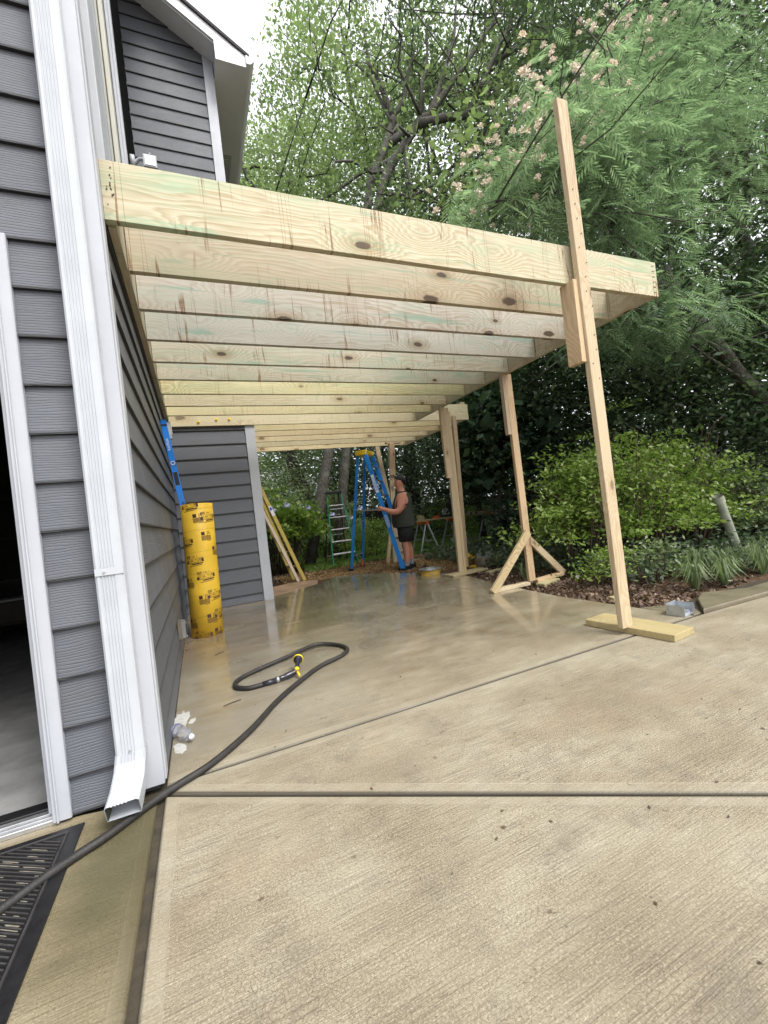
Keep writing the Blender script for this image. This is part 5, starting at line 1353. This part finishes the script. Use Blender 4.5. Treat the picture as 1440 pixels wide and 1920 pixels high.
# ------------------------------------------------------------------ ground cover
def scatter_quads(name, n, xr, yr, size, mat, seed, keep, z=.0, flat=.25, asp=.5, label=None, cat=None):
    rs_ = np.random.RandomState(seed); P_ = np.stack([rs_.uniform(*xr, n), rs_.uniform(*yr, n), rs_.uniform(0, .03, n)+z], 1)
    P_ = P_[keep(P_[:, 0], P_[:, 1])]; n = len(P_)
    nrm = rs_.normal(size=(n, 3))*flat*2; nrm[:, 2] = 1; nrm /= np.linalg.norm(nrm, axis=1)[:, None]
    d = rs_.normal(size=(n, 3)); d -= nrm*(d*nrm).sum(1)[:, None]; d /= np.linalg.norm(d, axis=1)[:, None]; sd = np.cross(nrm, d); L = size*rs_.uniform(.5, 1.4, n)[:, None]
    V = np.stack([P_-d*L*.5, P_+sd*L*asp*.5, P_+d*L*.5, P_-sd*L*asp*.5], 1).reshape(-1, 3)
    o = np_mesh(name, V, 4, mat); stuff(o); tag(o, label, cat); return o
EDGE = [(2.26, 3.66), (2.71, 3.62), (3.27, 3.58), (3.6, 3.56), (4.03, 3.58), (4.88, 3.65), (6.01, 3.83), (6.72, 3.58), (7.64, 2.98), (8.1, 2.4), (8.4, 1.8)]
def outside(x, y): return x > np.interp(y, [a for a, b in EDGE], [b for a, b in EDGE])
def rightpad(x, y): return y < 2.62
scatter_quads('leaf_litter', 26000, (3.5, 9.5), (2.4, 8.5), .055, 'litter', 201, lambda x, y: outside(x, y) & ~rightpad(x, y) & ~((y > 6.2) & (x < 4.6)), -.035, .5, .6, 'brown fallen leaves covering the bed along the slab edge', 'leaf litter')
scatter_quads('wood_chips', 34000, (1.4, 5.2), (6.6, 9.6), .026, 'chips', 202, lambda x, y: (((y > 8.1) | outside(x, y)) & ~((x < 2.02) & (y < 8.35))), -.03, .4, .5, 'tan wood chips spread around the foot of the blue ladder', 'wood chips')
scatter_quads('leaf_litter', 6000, (.9, 4.5), (8.6, 11.5), .05, 'litter', 203, lambda x, y: (y > 8.8), -.035, .5, .6, 'fallen leaves along the front of the lawn and bushes', 'leaf litter')
def grass(name, n, xr, yr, h, seed, keep, label, mat='grass', w=.006, z=-.03):
    rs_ = np.random.RandomState(seed); P_ = np.stack([rs_.uniform(*xr, n), rs_.uniform(*yr, n), np.full(n, z)], 1); P_ = P_[keep(P_[:, 0], P_[:, 1])]; n = len(P_)
    a = rs_.uniform(0, 2*np.pi, n); s_ = np.stack([np.cos(a), np.sin(a), 0*a], 1)*w; l = np.stack([-np.sin(a), np.cos(a), 0*a], 1)*rs_.uniform(.1, .9, n)[:, None]*h
    H_ = (h*rs_.uniform(.5, 1.2, n))[:, None]*np.array([0, 0, 1.])
    V = np.stack([P_-s_, P_+s_, P_+l*.45+H_*.75+s_*.8, P_+l*1.1+H_*.95], 1).reshape(-1, 3); o = np_mesh(name, V, 4, mat); stuff(o); tag(o, label, 'grass'); return o
grass('lawn_grass', 90000, (2.2, 13), (9.5, 16), .09, 301, lambda x, y: y > 9.6+.25*np.sin(x*2), 'sunlit green lawn behind the work area', w=.009)
rt_ = random.Random(31)
def tuft(x_, y_, h, n, sd, lb):
    h *= rt_.uniform(.8, 1.3)
    rs_ = np.random.RandomState(sd); t = thing('grass_tuft', lb, 'grass', (x_, y_, -.01), 0, 'strappy grass tufts at the foot of the hedge')
    a = rs_.uniform(0, 2*np.pi, n); H_ = h*rs_.uniform(.5, 1.1, n); V = []
    for k_ in range(n):
        d = np.array([math.cos(a[k_]), math.sin(a[k_]), 0]); s_ = np.array([-d[1], d[0], 0])*.006; R_l = h*rs_.uniform(.2, 1.)
        p0 = d*.02; p1 = d*R_l*.5+np.array([0, 0, H_[k_]]); p2 = d*R_l*1.1+np.array([0, 0, H_[k_]*.55])
        V += [p0-s_, p0+s_, p1+s_, p1-s_, p1-s_, p1+s_, p2+s_*.2, p2-s_*.2]
    np_mesh('blades', np.array(V), 4, 'leaf_mid', t)
LBT = ['leftmost arching grass tuft, at the left corner of the dark concrete pad', 'grass tuft just right of the leftmost one along the pad edge', 'grass tuft in the middle of the front row along the pad', 'grass tuft fourth along the front row by the pad', 'grass tuft fifth along the front row by the pad', 'back grass tuft behind the left end of the front row', 'back grass tuft below the leaning pipe', 'back grass tuft right of the leaning pipe foot', 'grass tuft at the right end of the front row', 'grass tuft at the far right of the back row']
for i, (x_, y_) in enumerate([(4.62, 2.85), (4.9, 2.75), (5.2, 2.8), (5.5, 2.7), (5.85, 2.75), (5.05, 3.05), (5.4, 3.1), (5.8, 3.1), (6.2, 2.7), (6.3, 3.1)]):
    tuft(x_+rt_.uniform(-.08, .08), y_+rt_.uniform(-.06, .06), rt_.uniform(.2, .34), 60, 400+i, LBT[i])
for i, (x_, y_) in enumerate([(4.55, 5.95), (4.3, 5.35), (4.05, 4.75)]):
    t_ = tuft(x_, y_, .2, 26, 420+i, ['tuft of grass beside the concrete pier', 'tuft of grass between the doubled and braced posts', 'tuft of grass behind the braced post foot'][i])
rs9 = np.random.RandomState(55)
P9 = np.stack([rs9.uniform(4.4, 11, 22000), rs9.uniform(2.75, 8.5, 22000), rs9.gamma(2., .06, 22000)], 1)
P9 = P9[(P9[:, 1] > 2.62+.15*np.sin(P9[:, 0]*3)) & ((P9[:, 0] > 4.9) | (P9[:, 1] > 3.2))]
tag(stuff(np_mesh('ground_cover', leaves(P9, .085, rs9, .5, .1, 1.), 4, 'leaf_dark')), 'low dark leafy ground cover under and behind the hedge', 'ground cover')
# loose debris on the slab: small leaves
rsd = np.random.RandomState(12)
P_ = np.stack([rsd.uniform(-.2, 3.6, 150), rsd.uniform(.3, 6.5, 150), np.full(150, .004)], 1)
stuff(tag(np_mesh('fallen_leaves', leaves(P_, .018, rsd, .5, 0, 6.), 4, 'litter'), 'tiny dead leaves and specks scattered over the slab', 'debris'))
